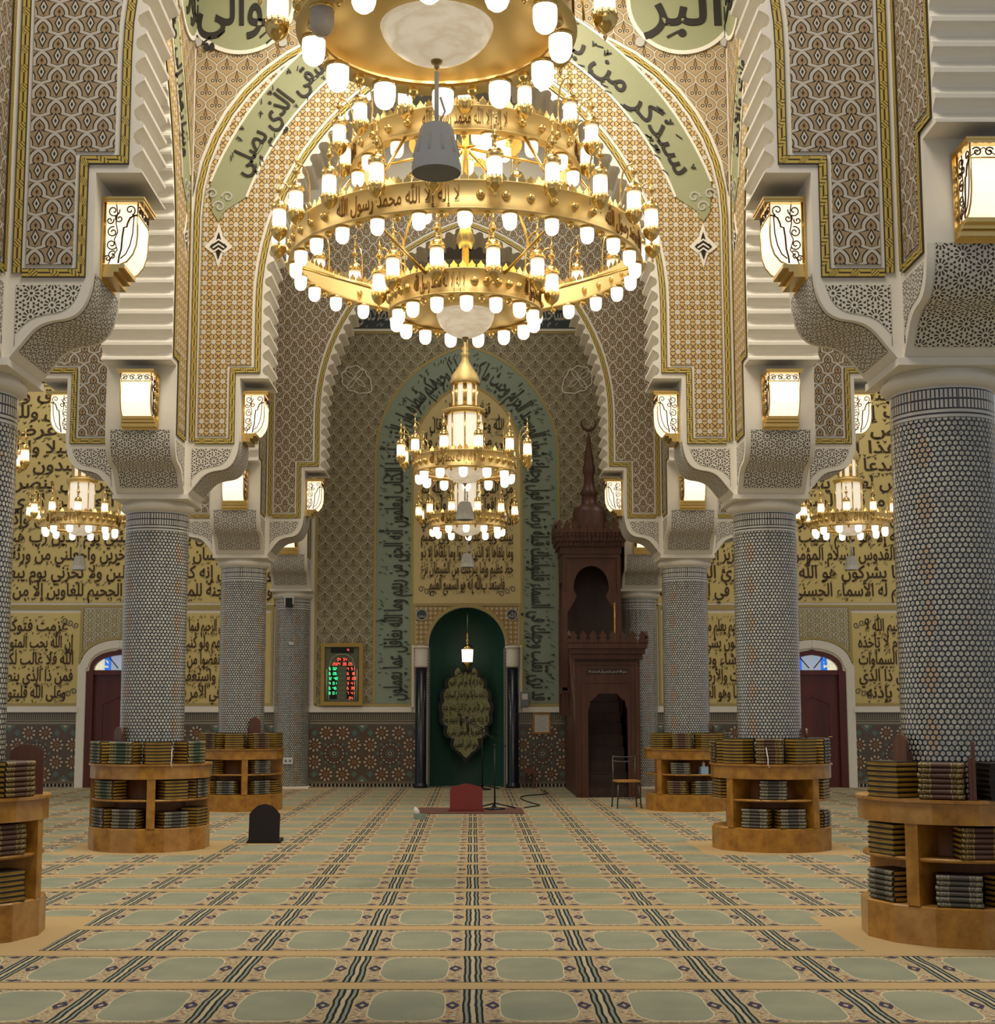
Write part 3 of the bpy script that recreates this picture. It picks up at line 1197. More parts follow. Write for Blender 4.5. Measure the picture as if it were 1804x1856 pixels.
def borders(b):
    y = YD - 0.02
    for sd in (-1, 1):
        g = lambda P: [(0.02 + sd * x, z) for x, z in P]
        b.strip(g(big_arch(0.03)), 0.06, y, 0.02)
        b.strip(g(big_arch(-0.76)), 0.055, y, 0.02)
        b.strip(g([(3.2, 1.72), (3.2, 9.75), (0, 9.75)]), 0.055, y, 0.02)
        b.strip(g([(3.2, 1.72), (1.17, 1.72)]), 0.055, y, 0.02)
        b.strip(g([(1.12, 2.98), (1.12, 3.83), (0, 3.83)]), 0.045, y, 0.02)
        b.strip(g([(NR + 0.045, 2.98)] + [((NR + .045) * cos(rad(a)), NS + (NR + .045) * sin(rad(a))) for a in range(0, 91, 9)]), 0.07, y - 0.01, 0.03)
        b.strip(g([(1.15, 2.96), (NR, 2.96)]), 0.05, y, 0.02)


on_wall('knot_border', 'knot_border_pale', borders)


def lintelband(b):
    b.box((0.0, YD - 0.01, 10.30), (6.5, 0.02, 0.92))


on_wall('upper_inscription_band', 'dark_teal', lintelband)


def rails(b):
    b.box((0.0, YD - 0.02, 9.80), (6.5, 0.04, 0.05))
    b.box((0.0, YD - 0.02, 10.78), (6.5, 0.04, 0.05))
    for x0, x1 in ((-11, -DOORX - 0.84), (-DOORX + 0.84, -1.15), (1.19, DOORX - 0.84), (DOORX + 0.84, 11)):
        b.box(((x0 + x1) / 2, YD - 0.03, 1.62), (x1 - x0, 0.06, 0.11))
    for sx in (-1, 1):   # white surrounds of the doors
        for sd in (-1, 1):
            P = [(DH + 0.09, 0), (DH + 0.09, DSP + 0.08), (DH + 0.04, DSP + 0.14)] + [((DH + .04) * cos(rad(a)), DSP + 0.06 + 0.52 * sin(rad(a)) ** 0.85) for a in range(12, 91, 13)]
            b.strip([(sx * DOORX + sd * x, z) for x, z in P], 0.17, YD - 0.03, 0.03)
    # plain white pilaster margins by the niche columns
    for sd in (-1, 1):
        b.box((0.02 + sd * 1.14, YD - 0.02, 2.32), (0.05, 0.04, 1.3))
        # leaf outlines high on the arabesque fields
        cx_, cz_ = 0.02 + sd * 2.42, 8.72
        ca, sa = cos(rad(-38)), sin(rad(-38))
        def tilt(P):
            return [(cx_ + sd * -(x * ca - z * sa), cz_ + x * sa + z * ca) for x, z in P]
        P = []
        for k in range(60):
            a = 2 * pi * k / 60
            r = 0.30 * (1 + 0.05 * cos(a * 9)) + 0.13 * max(0.0, cos(a)) ** 6
            P.append((r * cos(a), 0.9 * r * sin(a)))
        b.strip(tilt(P), 0.022, YD - 0.025, 0.015, closed=True)
        for a0 in (0, 90, 180, 270):
            P = [(0.15 * cos(rad(a0)) + (0.12 * cos(t_) * cos(rad(a0)) - 0.045 * sin(t_) * sin(rad(a0))), 0.13 * sin(rad(a0)) + (0.12 * cos(t_) * sin(rad(a0)) + 0.045 * sin(t_) * cos(rad(a0)))) for t_ in [2 * pi * q / 18 for q in range(18)]]
            b.strip(tilt(P), 0.015, YD - 0.022, 0.012, closed=True)


on_wall('white_moulding', 'white_plaster', rails)


def cream(b):
    for sx in (-1, 1):
        b.box((sx * 7.5, YD - 0.005, 6.9), (6.9, 0.01, 6.05))           # tall wall of writing
        b.box((sx * 9.6, YD - 0.005, 2.68), (2.85, 0.01, 1.96))          # outer low panel
        b.box((sx * 5.27, YD - 0.005, 2.68), (2.25, 0.01, 1.96))         # panel between door and nave


on_wall('cream_panel', 'cream_panel', cream)


def goldlines(b):
    y = YD - 0.02
    for sx in (-1, 1):
        b.strip([(sx * 11, 3.80), (sx * 4.0, 3.80)], 0.06, y, 0.02)
        b.strip([(sx * 8.14, 1.72), (sx * 8.14, 3.75), (sx * 11, 3.75)], 0.05, y, 0.02)
        b.strip([(sx * 11, 1.73), (sx * 8.14, 1.73)], 0.05, y, 0.02)
        b.strip([(sx * 6.47, 1.72), (sx * 6.47, 3.75), (sx * 4.1, 3.75), (sx * 4.1, 1.73), (sx * 6.47, 1.73)], 0.05, y, 0.02)
        b.strip([(sx * 4.05, 3.8), (sx * 4.05, 10)], 0.05, y, 0.02)
        for sd in (-1, 1):
            P = [(0.83, DSP + 0.20)] + [((DH + .16) * cos(rad(a)), DSP + 0.08 + 0.62 * sin(rad(a)) ** 0.85) for a in range(15, 91, 15)]
            b.strip([(sx * DOORX + sd * x, z) for x, z in P], 0.05, y - 0.012, 0.02)


on_wall('gilt_fillet', 'knot_border_pale', goldlines)


def lattice(b):
    for sx in (-1, 1):
        P = [(0.80, DSP + 0.22), (0.80, 3.74), (0, 3.74)] + [((DH + .17) * cos(rad(a)), DSP + 0.09 + 0.63 * sin(rad(a)) ** 0.85) for a in range(90, 14, -15)]
        for sd in (-1, 1):
            b.prism([(sx * DOORX + sd * x, z) for x, z in P], YD - 0.008, YD, back=False)


on_wall('lattice_panel', 'door_lattice', lattice)


def dado(b):
    for x0, x1 in ((-11, -DOORX - 0.86), (-DOORX + 0.86, -4.05), (-3.29, -1.06), (1.10, 3.29), (4.05, DOORX - 0.86), (DOORX + 0.86, 11)):
        vs = [(x0, YD - 0.02, 0.02), (x1, YD - 0.02, 0.02), (x1, YD - 0.02, 1.56), (x0, YD - 0.02, 1.56)]
        w_ = x1 - x0
        b.add(vs + [(a, YD, c) for a, _, c in vs], [(0, 1, 2, 3), (0, 4, 5, 1), (1, 5, 6, 2), (2, 6, 7, 3), (3, 7, 4, 0)],
              [[(-w_ / 2, 0), (w_ / 2, 0), (w_ / 2, 1.5), (-w_ / 2, 1.5)]] + [[(0, 0.2)] * 4] * 4)


on_wall('tile_dado', 'zellige', dado)

# ---- writing on the wall
Lrows = ['لهم إن الله يحب المحسنين واذكر ربك', 'واجعل لي من لدنك سلطانا نصيرا', 'وقل رب أدخلني مدخل صدق وأخرجني', 'وإن كنت من قبله لمن الضالين ولله الناس', 'وإذا أنعمنا على الإنسان أعرض ونأى',
         'فربكم أعلم بمن هو أهدى سبيلا واتل عليهم', 'نبأ إبراهيم إذ قال لأبيه ما تعبدون قالوا نعبد', 'أصناما فنظل لها عاكفين هل ينصرون قالوا', 'فإنهم عدو لي إلا رب العالمين الذي خلقني',
         'فهو يهدين والذي هو يطعمني ويسقين وإذا مرضت', 'والذي أطمع أن يغفر لي خطيئتي يوم الدين رب هب لي حكما', 'واجعل لي لسان صدق في الآخرين واجعلني من ورثة جنة النعيم',
         'واغفر لأبي إنه كان من الضالين ولا تخزني يوم يبعثون يوم لا', 'وأزلفت الجنة للمتقين وبرزت الجحيم للغاوين إلا من الأمن وأهل']
Rrows = ['ولقد يسرنا القرآن للذكر فهل من مدكر', 'لا يستوي أصحاب النار وأصحاب الجنة', 'أصحاب الجنة هم الفائزون وما كان لنفس', 'أن تموت إلا بإذن الله كتابا مؤجلا', 'ومن يعرض عن ذكر ربه يسلكه عذابا',
         'لو أنزلنا هذا القرآن على جبل لرأيته', 'خاشعا متصدعا من خشية الله وتلك الأمثال', 'نضربها للناس لعلهم يتفكرون ومن أحسن قولا', 'وهو الذي له ما في السماوات وما في الأرض',
         'متصدعا من خشية الله وتلك الأمثال نضربها', 'هو الله الذي لا إله إلا هو عالم الغيب والشهادة هو الرحمن الرحيم', 'لا إله إلا هو الملك القدوس السلام المؤمن المهيمن العزيز الجبار المتكبر',
         'سبحان الله عما يشركون هو الله الخالق البارئ المصور له', 'وهو العزيز الحكيم له الأسماء الحسنى يسبح له ما في السماوات']


def bigwriting(b):
    for sx, rows in ((-1, Lrows), (1, Rrows)):
        for i, t_ in enumerate(rows[::-1]):
            z = 4.02 + i * 0.385
            x0, x1 = (-10.9, -4.12) if sx < 0 else (4.12, 10.9)
            write(b, t_, x0, x1, z, 0.375, YD - 0.011, res=2, off=0.014)


on_wall('wall_inscription', 'brown_ink', bigwriting)

PL = ['عزمت فتوكل على الله', 'إن الله يحب المتوكلين إن ينصركم', 'الله فلا غالب لكم وإن يخذلكم', 'فمن ذا الذي ينصركم من بعده', 'وعلى الله فليتوكل المؤمنون']
PM = ['بسم الله الرحمن الرحيم فبما رحمة', 'من الله لنت لهم ولو كنت فظا', 'غليظ القلب لانفضوا من حولك', 'فاعف عنهم واستغفر لهم', 'وشاورهم في الأمر فإذا']
PN = ['وما خلفهم يعلم ما بين أيديهم', 'ولا يحيطون بشيء من علمه', 'إلا بما شاء وسع كرسيه', 'السماوات والأرض ولا يئوده', 'حفظهما وهو العلي العظيم']
PR = ['بسم الله الرحمن الرحيم الله لا', 'إله إلا هو الحي القيوم لا تأخذه', 'سنة ولا نوم له ما في السماوات', 'وما في الأرض من ذا الذي', 'يشفع عنده إلا بإذنه']


def panelwriting(b):
    for rows, x0, x1 in ((PL, -10.85, -8.30), (PM, -6.33, -4.24), (PN, 4.24, 6.33), (PR, 8.30, 10.85)):
        for i, t_ in enumerate(rows):
            ins = 0.14 if i in (0, 4) else 0.0
            write(b, t_, x0 + ins, x1 - ins, 3.28 - i * 0.352, 0.345, YD - 0.011, res=3, off=0.014)


on_wall('panel_inscription', 'brown_ink', panelwriting)

CR = ['ومن أحسن', 'قولا ممن دعا إلى', 'الله وعمل صالحا وقال', 'إنني من المسلمين ولا', 'تستوي الحسنة ولا السيئة', 'ادفع بالتي هي أحسن', 'من الذين قالوا ربنا الله ثم', 'لا تخافوا ولا تحزنوا وأبشروا', 'ادفع بالتي هي أحسن فإذا الذي',
      'بينك وبينه عداوة كأنه ولي حميم', 'وما يلقاها إلا الذين صبروا وما يلقاها إلا ذو', 'حظ عظيم وإما ينزغنك من الشيطان نزغ', 'فاستعذ بالله إنه هو السميع العليم']


def centrewriting(b):
    for i, t_ in enumerate(CR[::-1]):
        z = 4.16 + i * 0.345
        zz = z + 0.25
        hw = 0.98 if zz < hi0 else max(0.15, sqrt((OR_ - 0.88) ** 2 - (zz - hi0) ** 2) - OA)
        if i == 0:
            hw = 0.8
        write(b, t_, 0.02 - hw, 0.02 + hw, z, 0.33, YD - 0.018, res=2)


on_wall('niche_inscription', 'brown_ink', centrewriting)


def archwriting(b):
    R = [(0.02 + x, z) for x, z in big_arch(-0.37, 26, 1.82)]
    Lh = [(0.04 - x, z) for x, z in R[::-1][1:]]
    path = R + Lh
    # resample
    write_path(b, 'قد نرى تقلب وجهك في السماء فلنولينك قبلة ترضاها فول وجهك شطر المسجد الحرام وحيث ما كنتم', R, 0.54, YD - 0.020, res=2)
    write_path(b, 'فولوا وجوهكم شطره وإن الذين أوتوا الكتاب ليعلمون أنه الحق من ربهم وما الله بغافل عما يعملون', [R[-1]] + Lh, 0.54, YD - 0.020, res=2)


on_wall('arch_inscription', 'olive_ink', archwriting)


def upwriting(b):
    write(b, 'إنما يعمر مساجد الله من آمن بالله واليوم الآخر وأقام الصلاة وآتى الزكاة', -3.1, 3.1, 10.02, 0.52, YD - 0.02, res=2)
    for sd, t_ in ((-1, 'محمد'), (1, 'الله')):
        c = (0.02 + sd * 0.96, 3.62)
        b.strip([(c[0] + 0.115 * cos(2 * pi * k / 24), c[1] + 0.115 * sin(2 * pi * k / 24)) for k in range(24)], 0.02, YD - 0.03, 0.02, closed=True)
        write_fit(b, t_, c[0], c[1] - 0.06, 0.13, 0.15, YD - 0.026, res=2, marks=False)


on_wall('upper_inscription', 'white_ink', upwriting)


def discs(b):
    for sd in (-1, 1):
        b.prism([(0.02 + sd * 0.96 + 0.11 * cos(2 * pi * k / 24), 3.62 + 0.11 * sin(2 * pi * k / 24)) for k in range(24)], YD - 0.024, YD, back=False)


on_wall('spandrel_medallion', 'dark_teal', discs)


def cornerwork(b):   # small flower sprays in the panel corners
    for x0, x1, z0, z1 in ((-10.95, -8.22, 1.84, 3.56), (8.22, 10.95, 1.84, 3.56), (-1.0, 1.04, 4.0, 99)):
        for x_ in (x0, x1):
            for z_ in (z0, z1):
                if z_ > 9: continue
                sx = -1 if x_ == x1 else 1
                sz = -1 if z_ == z1 else 1
                for k in range(3):
                    P = [(x_ + sx * (0.05 + 0.12 * k + (0.07 - 0.004 * q) * cos(q * .6)), z_ + sz * (0.06 + 0.05 * (2 - k) + (0.07 - 0.004 * q) * sin(q * .6))) for q in range(14)]
                    b.strip(P, 0.014, YD - 0.018, 0.01)


on_wall('corner_spray', 'dark_teal', cornerwork)

# ---- niche shell
nb = MB()
prof = [(NR, 0.0), (NR, 1.5), (NR, NS)] + [(NR * cos(rad(a)), NS + NR * sin(rad(a))) for a in range(9, 90, 9)] + [(0.0, NS + NR)]
nb.lathe(prof, 32, M=T((0.02, YD + 0.06, 0)), a0=0, a1=pi, cap=False)
o = nb.build('niche_shell', 'mihrab_green', wall_back)
nb = MB()
for sd in (-1, 1):
    nb.box((0.02 + sd * (NR - 0.012), YD + 0.02, 1.45), (0.05, 0.10, 2.9))
nb.build('tile_jamb', 'jamb_tile', wall_back)
for sd in (-1, 1):
    nc = MB().lathe([(0.15, 0), (0.15, 0.05), (0.125, 0.08), (0.118, 0.12), (0.118, 2.50)], 20)
    o = nc.build('niche_column', 'navy_marble', wall_back, T((0.02 + sd * 0.965, YD - 0.10, 0)))
    cp = MB().lathe([(0.12, 2.5)] + [(0.128 + 0.022 * (k % 2), 2.5 + 0.04 * k) for k in range(1, 11)] + [(0.165, 2.91), (0.165, 2.95), (0, 2.95)], 20)
    cp.build('ringed_capital', 'white_plaster', o)

# ---- doors
for k, sx in enumerate((-1, 1)):
    fr = MB()
    o_, i_ = door_arch(DH), [(DH - 0.13, 0), (DH - 0.13, 2.16)]
    for sd in (-1, 1):
        P = [(DH - 0.005, 0), (DH - 0.005, DSP)] + [(x * 0.99, z) for x, z in door_arch(DH)[2:]]
        Q = [(0, DSP + 0.35)] + [((DH - 0.15) * cos(rad(a)), DSP + 0.02 + 0.32 * sin(rad(a))) for a in range(75, -1, -15)] + [(DH - 0.15, 2.36), (DH - 0.15, 0)]
        fr.prism([(sx * DOORX + sd * x, z) for x, z in P + Q], YD + 0.0, YD + 0.2)
    fr.box((sx * DOORX, YD + 0.1, 2.40), (2 * DH - 0.28, 0.14, 0.10))
    root = structure(fr.build('door_%d' % (k + 1), 'door_wood'))
    lf = MB().box((sx * DOORX, YD + 0.14, 1.18), (2 * DH - 0.28, 0.06, 2.36))
    lf.strip([(sx * DOORX - 0.38, 0.25), (sx * DOORX - 0.38, 1.75), (sx * DOORX, 1.92), (sx * DOORX + 0.38, 1.75), (sx * DOORX + 0.38, 0.25)], 0.05, YD + 0.09, 0.03, closed=True)
    lf.build('door_leaf', 'door_wood', root)
    hd = MB().tube([(sx * DOORX + 0.42, YD + 0.10, 1.05), (sx * DOORX + 0.42, YD + 0.05, 1.05), (sx * DOORX + 0.30, YD + 0.05, 1.05)], 0.012)
    hd.build('door_handle', 'gold_metal', root)
    fanm = 'fanlight_%d' % k
    if k == 0:
        m = mat('fanlight_glass', 0.2)
        u, v = uvs()
        a = fabs(fabs(u) - DOORX)
        c = mixc(a > 0.20, rgb(150, 160, 176), rgb(44, 116, 226))
        c = mixc(a > 0.34, c, rgb(236, 230, 196))
        c = mixc((a > 0.26) * (noise(14, 1) > 0.54), c, rgb(210, 214, 190))
        setc(c)
        setc(c, 'Emission Color')
        TREE.nodes['Principled BSDF'].inputs['Emission Strength'].default_value = 0.8
    fan = MB().prism([(sx * DOORX + (DH - 0.14) * cos(rad(a)), DSP + 0.01 + 0.34 * sin(rad(a))) for a in range(0, 181, 12)], YD + 0.10, YD + 0.12)
    fan.build('fanlight', 'fanlight_glass', root)
    fb = MB()
    for a in (60, 120):
        fb.tube([(sx * DOORX + 0.1 * cos(rad(a)), YD + 0.09, DSP + 0.02 + .06 * sin(rad(a))), (sx * DOORX + 0.48 * cos(rad(a)), YD + 0.09, DSP + 0.02 + 0.32 * sin(rad(a)))], 0.012, 6)
    fb.build('glazing_bar', 'door_wood', root)
    # passage behind, so that nothing shines through the leaf


# ---------------------------------------------------------------- wall lanterns on the piers
def spiral(c, r, a0, turns, plane, n=16, sgn=1):
    P = []
    for k in range(n + 1):
        t = k / n
        a = a0 + sgn * turns * 2 * pi * t
        q = r * (1 - 0.8 * t)
        P.append(plane(c[0] + q * cos(a), c[1] + q * sin(a)))
    return P


def make_sconce():
    root = thing('wall_lantern', 'x', 'wall lantern')
    body = [(0.015, 0.585), (0.262, 0.585), (0.262, 0.34), (0.255, 0.27), (0.232, 0.20), (0.19, 0.145), (0.13, 0.115), (0.015, 0.115)]
    MB().prism(body, -0.168, 0.168).build('glass', 'sconce_glass', root)
    fr = MB()
    fr.box((0.008, 0, 0.31), (0.016, 0.42, 0.64))
    fr.box((0.155, 0, 0.605), (0.31, 0.40, 0.025)).box((0.15, 0, 0.625), (0.33, 0.42, 0.018))
    fr.box((0.09, 0, 0.105), (0.17, 0.36, 0.03)).box((0.07, 0, 0.075), (0.13, 0.38, 0.035)).box((0.05, 0, 0.035), (0.10, 0.40, 0.04))
    for sy in (-1, 1):
        y = sy * 0.170
        fr.tube([(0.262, y, 0.59), (0.264, y, 0.34), (0.257, y, 0.27), (0.234, y, 0.20), (0.19, y, 0.143), (0.13, y, 0.114)], 0.007, 6)
        fr.tube([(0.02, y, 0.60), (0.02, y, 0.09)], 0.009, 6)
    fr.tube([(0.266, -0.17, 0.505), (0.266, 0.17, 0.505)], 0.006, 6)
    fr.build('brass_frame', 'gold_metal', root)
    sc = MB()
    for sy in (-1, 1):
        pl = lambda a, b: (a, sy * 0.172, b)
        sc.tube([pl(0.262, 0.50), pl(0.235, 0.498), pl(0.205, 0.48), pl(0.188, 0.44), pl(0.182, 0.41), pl(0.16, 0.405), pl(0.15, 0.33), pl(0.145, 0.24), pl(0.13, 0.18), pl(0.125, 0.13)], 0.007, 6)
        sc.tube([pl(0.235, 0.50), pl(0.228, 0.36), pl(0.21, 0.27), pl(0.18, 0.20), pl(0.14, 0.165)], 0.005, 6)
        for c, r, a0, tn, sg in (((0.205, 0.54), 0.042, -1.2, 1.2, 1), ((0.08, 0.535), 0.048, 0.2, 1.3, -1), ((0.125, 0.475), 0.034, 2.0, 1.2, 1), ((0.055, 0.46), 0.030, 0.4, 1.2, -1),
                                 ((0.078, 0.37), 0.044, 1.3, 1.3, 1), ((0.072, 0.275), 0.044, -0.5, 1.3, -1), ((0.08, 0.19), 0.036, 1.0, 1.2, 1), ((0.045, 0.165), 0.024, 2.5, 1.2, -1)):
            sc.tube(spiral(c, r, a0, tn, pl, sgn=sg), 0.0052, 5)
        sc.tube([pl(0.10, 0.585), pl(0.11, 0.52), pl(0.10, 0.44), pl(0.115, 0.37), pl(0.09, 0.31), pl(0.115, 0.23), pl(0.07, 0.17), pl(0.05, 0.12)], 0.0045, 5)
    pf = lambda a, b: (0.268, a, b)
    for k in range(4):
        c = -0.126 + 0.084 * k
        sc.tube(spiral((c, 0.545), 0.034, 0.5 if k % 2 else 2.6, 1.3, pf, sgn=1 if k % 2 else -1), 0.0052, 5)
    sc.tube([pf(-0.165, 0.52), pf(-0.08, 0.575), pf(0, 0.52), pf(0.08, 0.575), pf(0.165, 0.52)], 0.004, 5)
    sc.build('scrollwork', 'iron_brown', root)
    return root


ZS = 4.80
proto = make_sconce()
DIRN = {'front': (0, -1, -pi / 2), 'nave': None, 'aisle': None}
spots = []
ORD = {YA: 'nearest', YB: 'second', YC: 'third', YD: 'far wall'}
for yy, sx, where in ((YA, -1, 'nave'), (YA, 1, 'nave'), (YA, 1, 'front'), (YB, -1, 'front'), (YB, -1, 'nave'), (YB, -1, 'aisle'), (YB, 1, 'front'), (YB, 1, 'nave'), (YB, 1, 'aisle'),
                      (YC, -1, 'front'), (YC, -1, 'nave'), (YC, 1, 'front'), (YC, 1, 'nave'), (YD, -1, 'front'), (YD, 1, 'front')):
    if where == 'front':
        loc, a = (sx * W2, yy - SF, ZS), -pi / 2
    else:
        s_ = -sx if where == 'nave' else sx
        loc, a = (sx * W2 + s_ * SF, yy, ZS), (0 if s_ > 0 else pi)
    side = 'left' if sx < 0 else 'right'
    face = {'front': 'facing the camera', 'nave': 'facing across the nave', 'aisle': 'facing out to the aisle'}[where]
    spots.append((loc, a, 'brass scrollwork wall lantern %s above the %s column on the %s' % (face, ORD[yy], side)))
for i, (loc, a, lab) in enumerate(spots):
    o = proto if i == 0 else copy_tree(proto)
    o.location = loc
    o.rotation_euler = (0, 0, a)
    tag(o, lab, 'wall lantern', 'lanterns on the piers')


# ---------------------------------------------------------------- chandeliers
BELL = LANT = STUD = ACORN = None
def bell_meshes():
    g = MB().lathe([(0.060, 0.0), (0.063, -0.02), (0.063, -0.07), (0.060, -0.10), (0.050, -0.125), (0.030, -0.142), (0.0, -0.148)], 14, cap=False)
    c = MB().lathe([(0.030, 0.03), (0.035, 0.02), (0.066, 0.006), (0.068, -0.006), (0.062, -0.010)], 14, cap=False)
    return g, c


def lantern_meshes():
    g = MB().lathe([(0.0, 0.0), (0.050, 0.0), (0.054, 0.01), (0.054, 0.175), (0.0, 0.175)], 14, cap=False)
    b = MB()
    b.lathe([(0.0, -0.13), (0.006, -0.12), (0.012, -0.105), (0.005, -0.095), (0.014, -0.085), (0.040, -0.065), (0.060, -0.035), (0.064, 0.0), (0.060, 0.008), (0.056, 0.004)], 14, cap=False)
    b.lathe([(0.060, 0.165), (0.066, 0.175), (0.062, 0.195), (0.050, 0.220), (0.028, 0.238), (0.010, 0.248), (0.008, 0.30), (0.022, 0.312), (0.034, 0.325), (0.014, 0.345), (0.008, 0.39), (0.014, 0.41), (0.006, 0.43), (0.0, 0.47)], 14, cap=False)
    for k in range(12):
        a = 2 * pi * k / 12
        b.tube([(0.060 * cos(a), 0.060 * sin(a), -0.02), (0.060 * cos(a), 0.060 * sin(a), 0.022)], 0.005, 4)
    arm = [(-0.11, 0, -0.03), (-0.115, 0, 0.12), (-0.11, 0, 0.25), (-0.09, 0, 0.34), (-0.05, 0, 0.385), (0, 0, 0.395)]
    b.tube(arm, 0.007, 6)
    # crescent on the stem
    P = [(0.0, 0.016 * cos(q), 0.485 + 0.016 * sin(q)) for q in [pi * 0.65 + 2 * pi * k / 14 * 0.85 for k in range(15)]]
    b.tube(P, 0.004, 5)
    return g, b


def band_ring(root, r, z0, z1, studs, phase, texts=None, crest=True, nseg=72):
    b = MB()
    b.lathe([(r - 0.10, z0), (r + 0.02, z0), (r + 0.02, z0 + 0.012), (r, z0 + 0.02), (r, z1 - 0.015), (r + 0.015, z1 - 0.008), (r + 0.015, z1), (r - 0.015, z1), (r - 0.015, z0 + 0.03), (r - 0.10, z0 + 0.02), (r - 0.10, z0)], nseg, cap=False)
    o = b.build('ring_band', 'satin_gold', root)
    global STUD
    zc = (z0 + z1) / 2
    for a in studs:
        M = T((r * cos(a), r * sin(a), zc))
        if STUD is None:
            STUD = MB().ball((0, 0, 0), 0.042, 12, 8).build('stud', 'gold_metal', o, M)
        else:
            inst(STUD, o, M)
    if crest:
        c = MB()
        n = int(2 * pi * r / 0.085)
        for k in range(n):
            a = 2 * pi * k / n
            M = RZ(a) @ T((r, 0, z1)) @ RZ(pi / 2)
            c.prism([(-0.032, 0), (-0.036, 0.03), (-0.018, 0.045), (0, 0.075), (0.018, 0.045), (0.036, 0.03), (0.032, 0)], -0.004, 0.004, M=M)
        c.build('crest', 'gold_metal', o)
    if texts:
        for a0, a1, t_ in texts:
            tb = MB()
            vs, fs, W = text2d(t_, True, marks=False, off=0.0)
            h = (z1 - z0) * 0.80
            P = []
            for p in vs:
                a = a0 + (a1 - a0) * p[0] / W
                rr_ = r + (p[2] + 0.012) * 0.25
                P.append((rr_ * cos(a), rr_ * sin(a), z0 + (z1 - z0) * 0.28 + p[1] * h))
            tb.add(P, fs)
            tb.build('glyphs', 'gold_ink', o)
    return o


def bells(root, n, r, z, phase=0.0, unlit=None):
    global BELL
    for k in range(n):
        a = phase + 2 * pi * k / n
        M = T((r * cos(a), r * sin(a), z))
        if BELL is None:
            g, c = bell_meshes()
            o = g.build('lamp_shade', 'lamp_glass', root, M)
            q = c.build('collar', 'gold_metal', o)
            BELL = (o, q)
        else:
            o = inst(BELL[0], root, M)
            inst(BELL[1], o, Matrix())
            if k == unlit:          # one burnt out lamp
                o.material_slots[0].link = 'OBJECT'
                o.material_slots[0].material = MATS['unlit_glass']
                o['label'] = 'grey unlit lamp shade'
    global ACORN
    for k in range(n):
        a = phase + 2 * pi * (k + 0.5) / n
        M = T((r * cos(a), r * sin(a), z))
        if ACORN is None:
            ACORN = MB().ball((0, 0, -0.01), 0.034, 10, 6).ball((0, 0, -0.05), 0.012, 6, 4).build('acorn_drop', 'gold_metal', root, M)
        else:
            inst(ACORN, root, M)


def lanterns(root, n, r, z, phase=0.0, s=1.22):
    global LANT
    for k in range(n):
        a = phase + 2 * pi * k / n
        M = T((r * cos(a), r * sin(a), z)) @ RZ(a) @ Matrix.Diagonal((s, s, s, 1))
        if LANT is None:
            g, b = lantern_meshes()
            o = b.build('lantern', 'gold_metal', root, M)
            q = g.build('glass_tube', 'lantern_glass', o)
            LANT = (o, q)
        else:
            o = inst(LANT[0], root, M)
            inst(LANT[1], o, Matrix())


SH = 'لا إله إلا الله محمد رسول الله'
FRONT = -pi / 2


def bowl(root, r, zt, zb, mat_='alabaster'):
    P = [(r * cos(q), zt - (zt - zb) * sin(q)) for q in [pi / 2 * k / 10 for k in range(10)]] + [(0.0, zb)]
    o = MB().lathe([(r * 1.0, zt + 0.02)] + P, 36, cap=False).build('bowl', mat_, root)
    MB().lathe([(0.035, zb + 0.012), (0.03, zb - 0.012), (0.012, zb - 0.022), (0.016, zb - 0.035), (0.0, zb - 0.05)], 12, cap=False).build('bowl_finial', 'dark_brass', o)
    return o


def plate(root, r0, r1, z):
    MB().lathe([(r0, z - 0.01), (r1, z - 0.01), (r1, z + 0.01), (r0, z + 0.01), (r0, z - 0.01)], 48, cap=False).build('underplate', 'satin_gold', root)


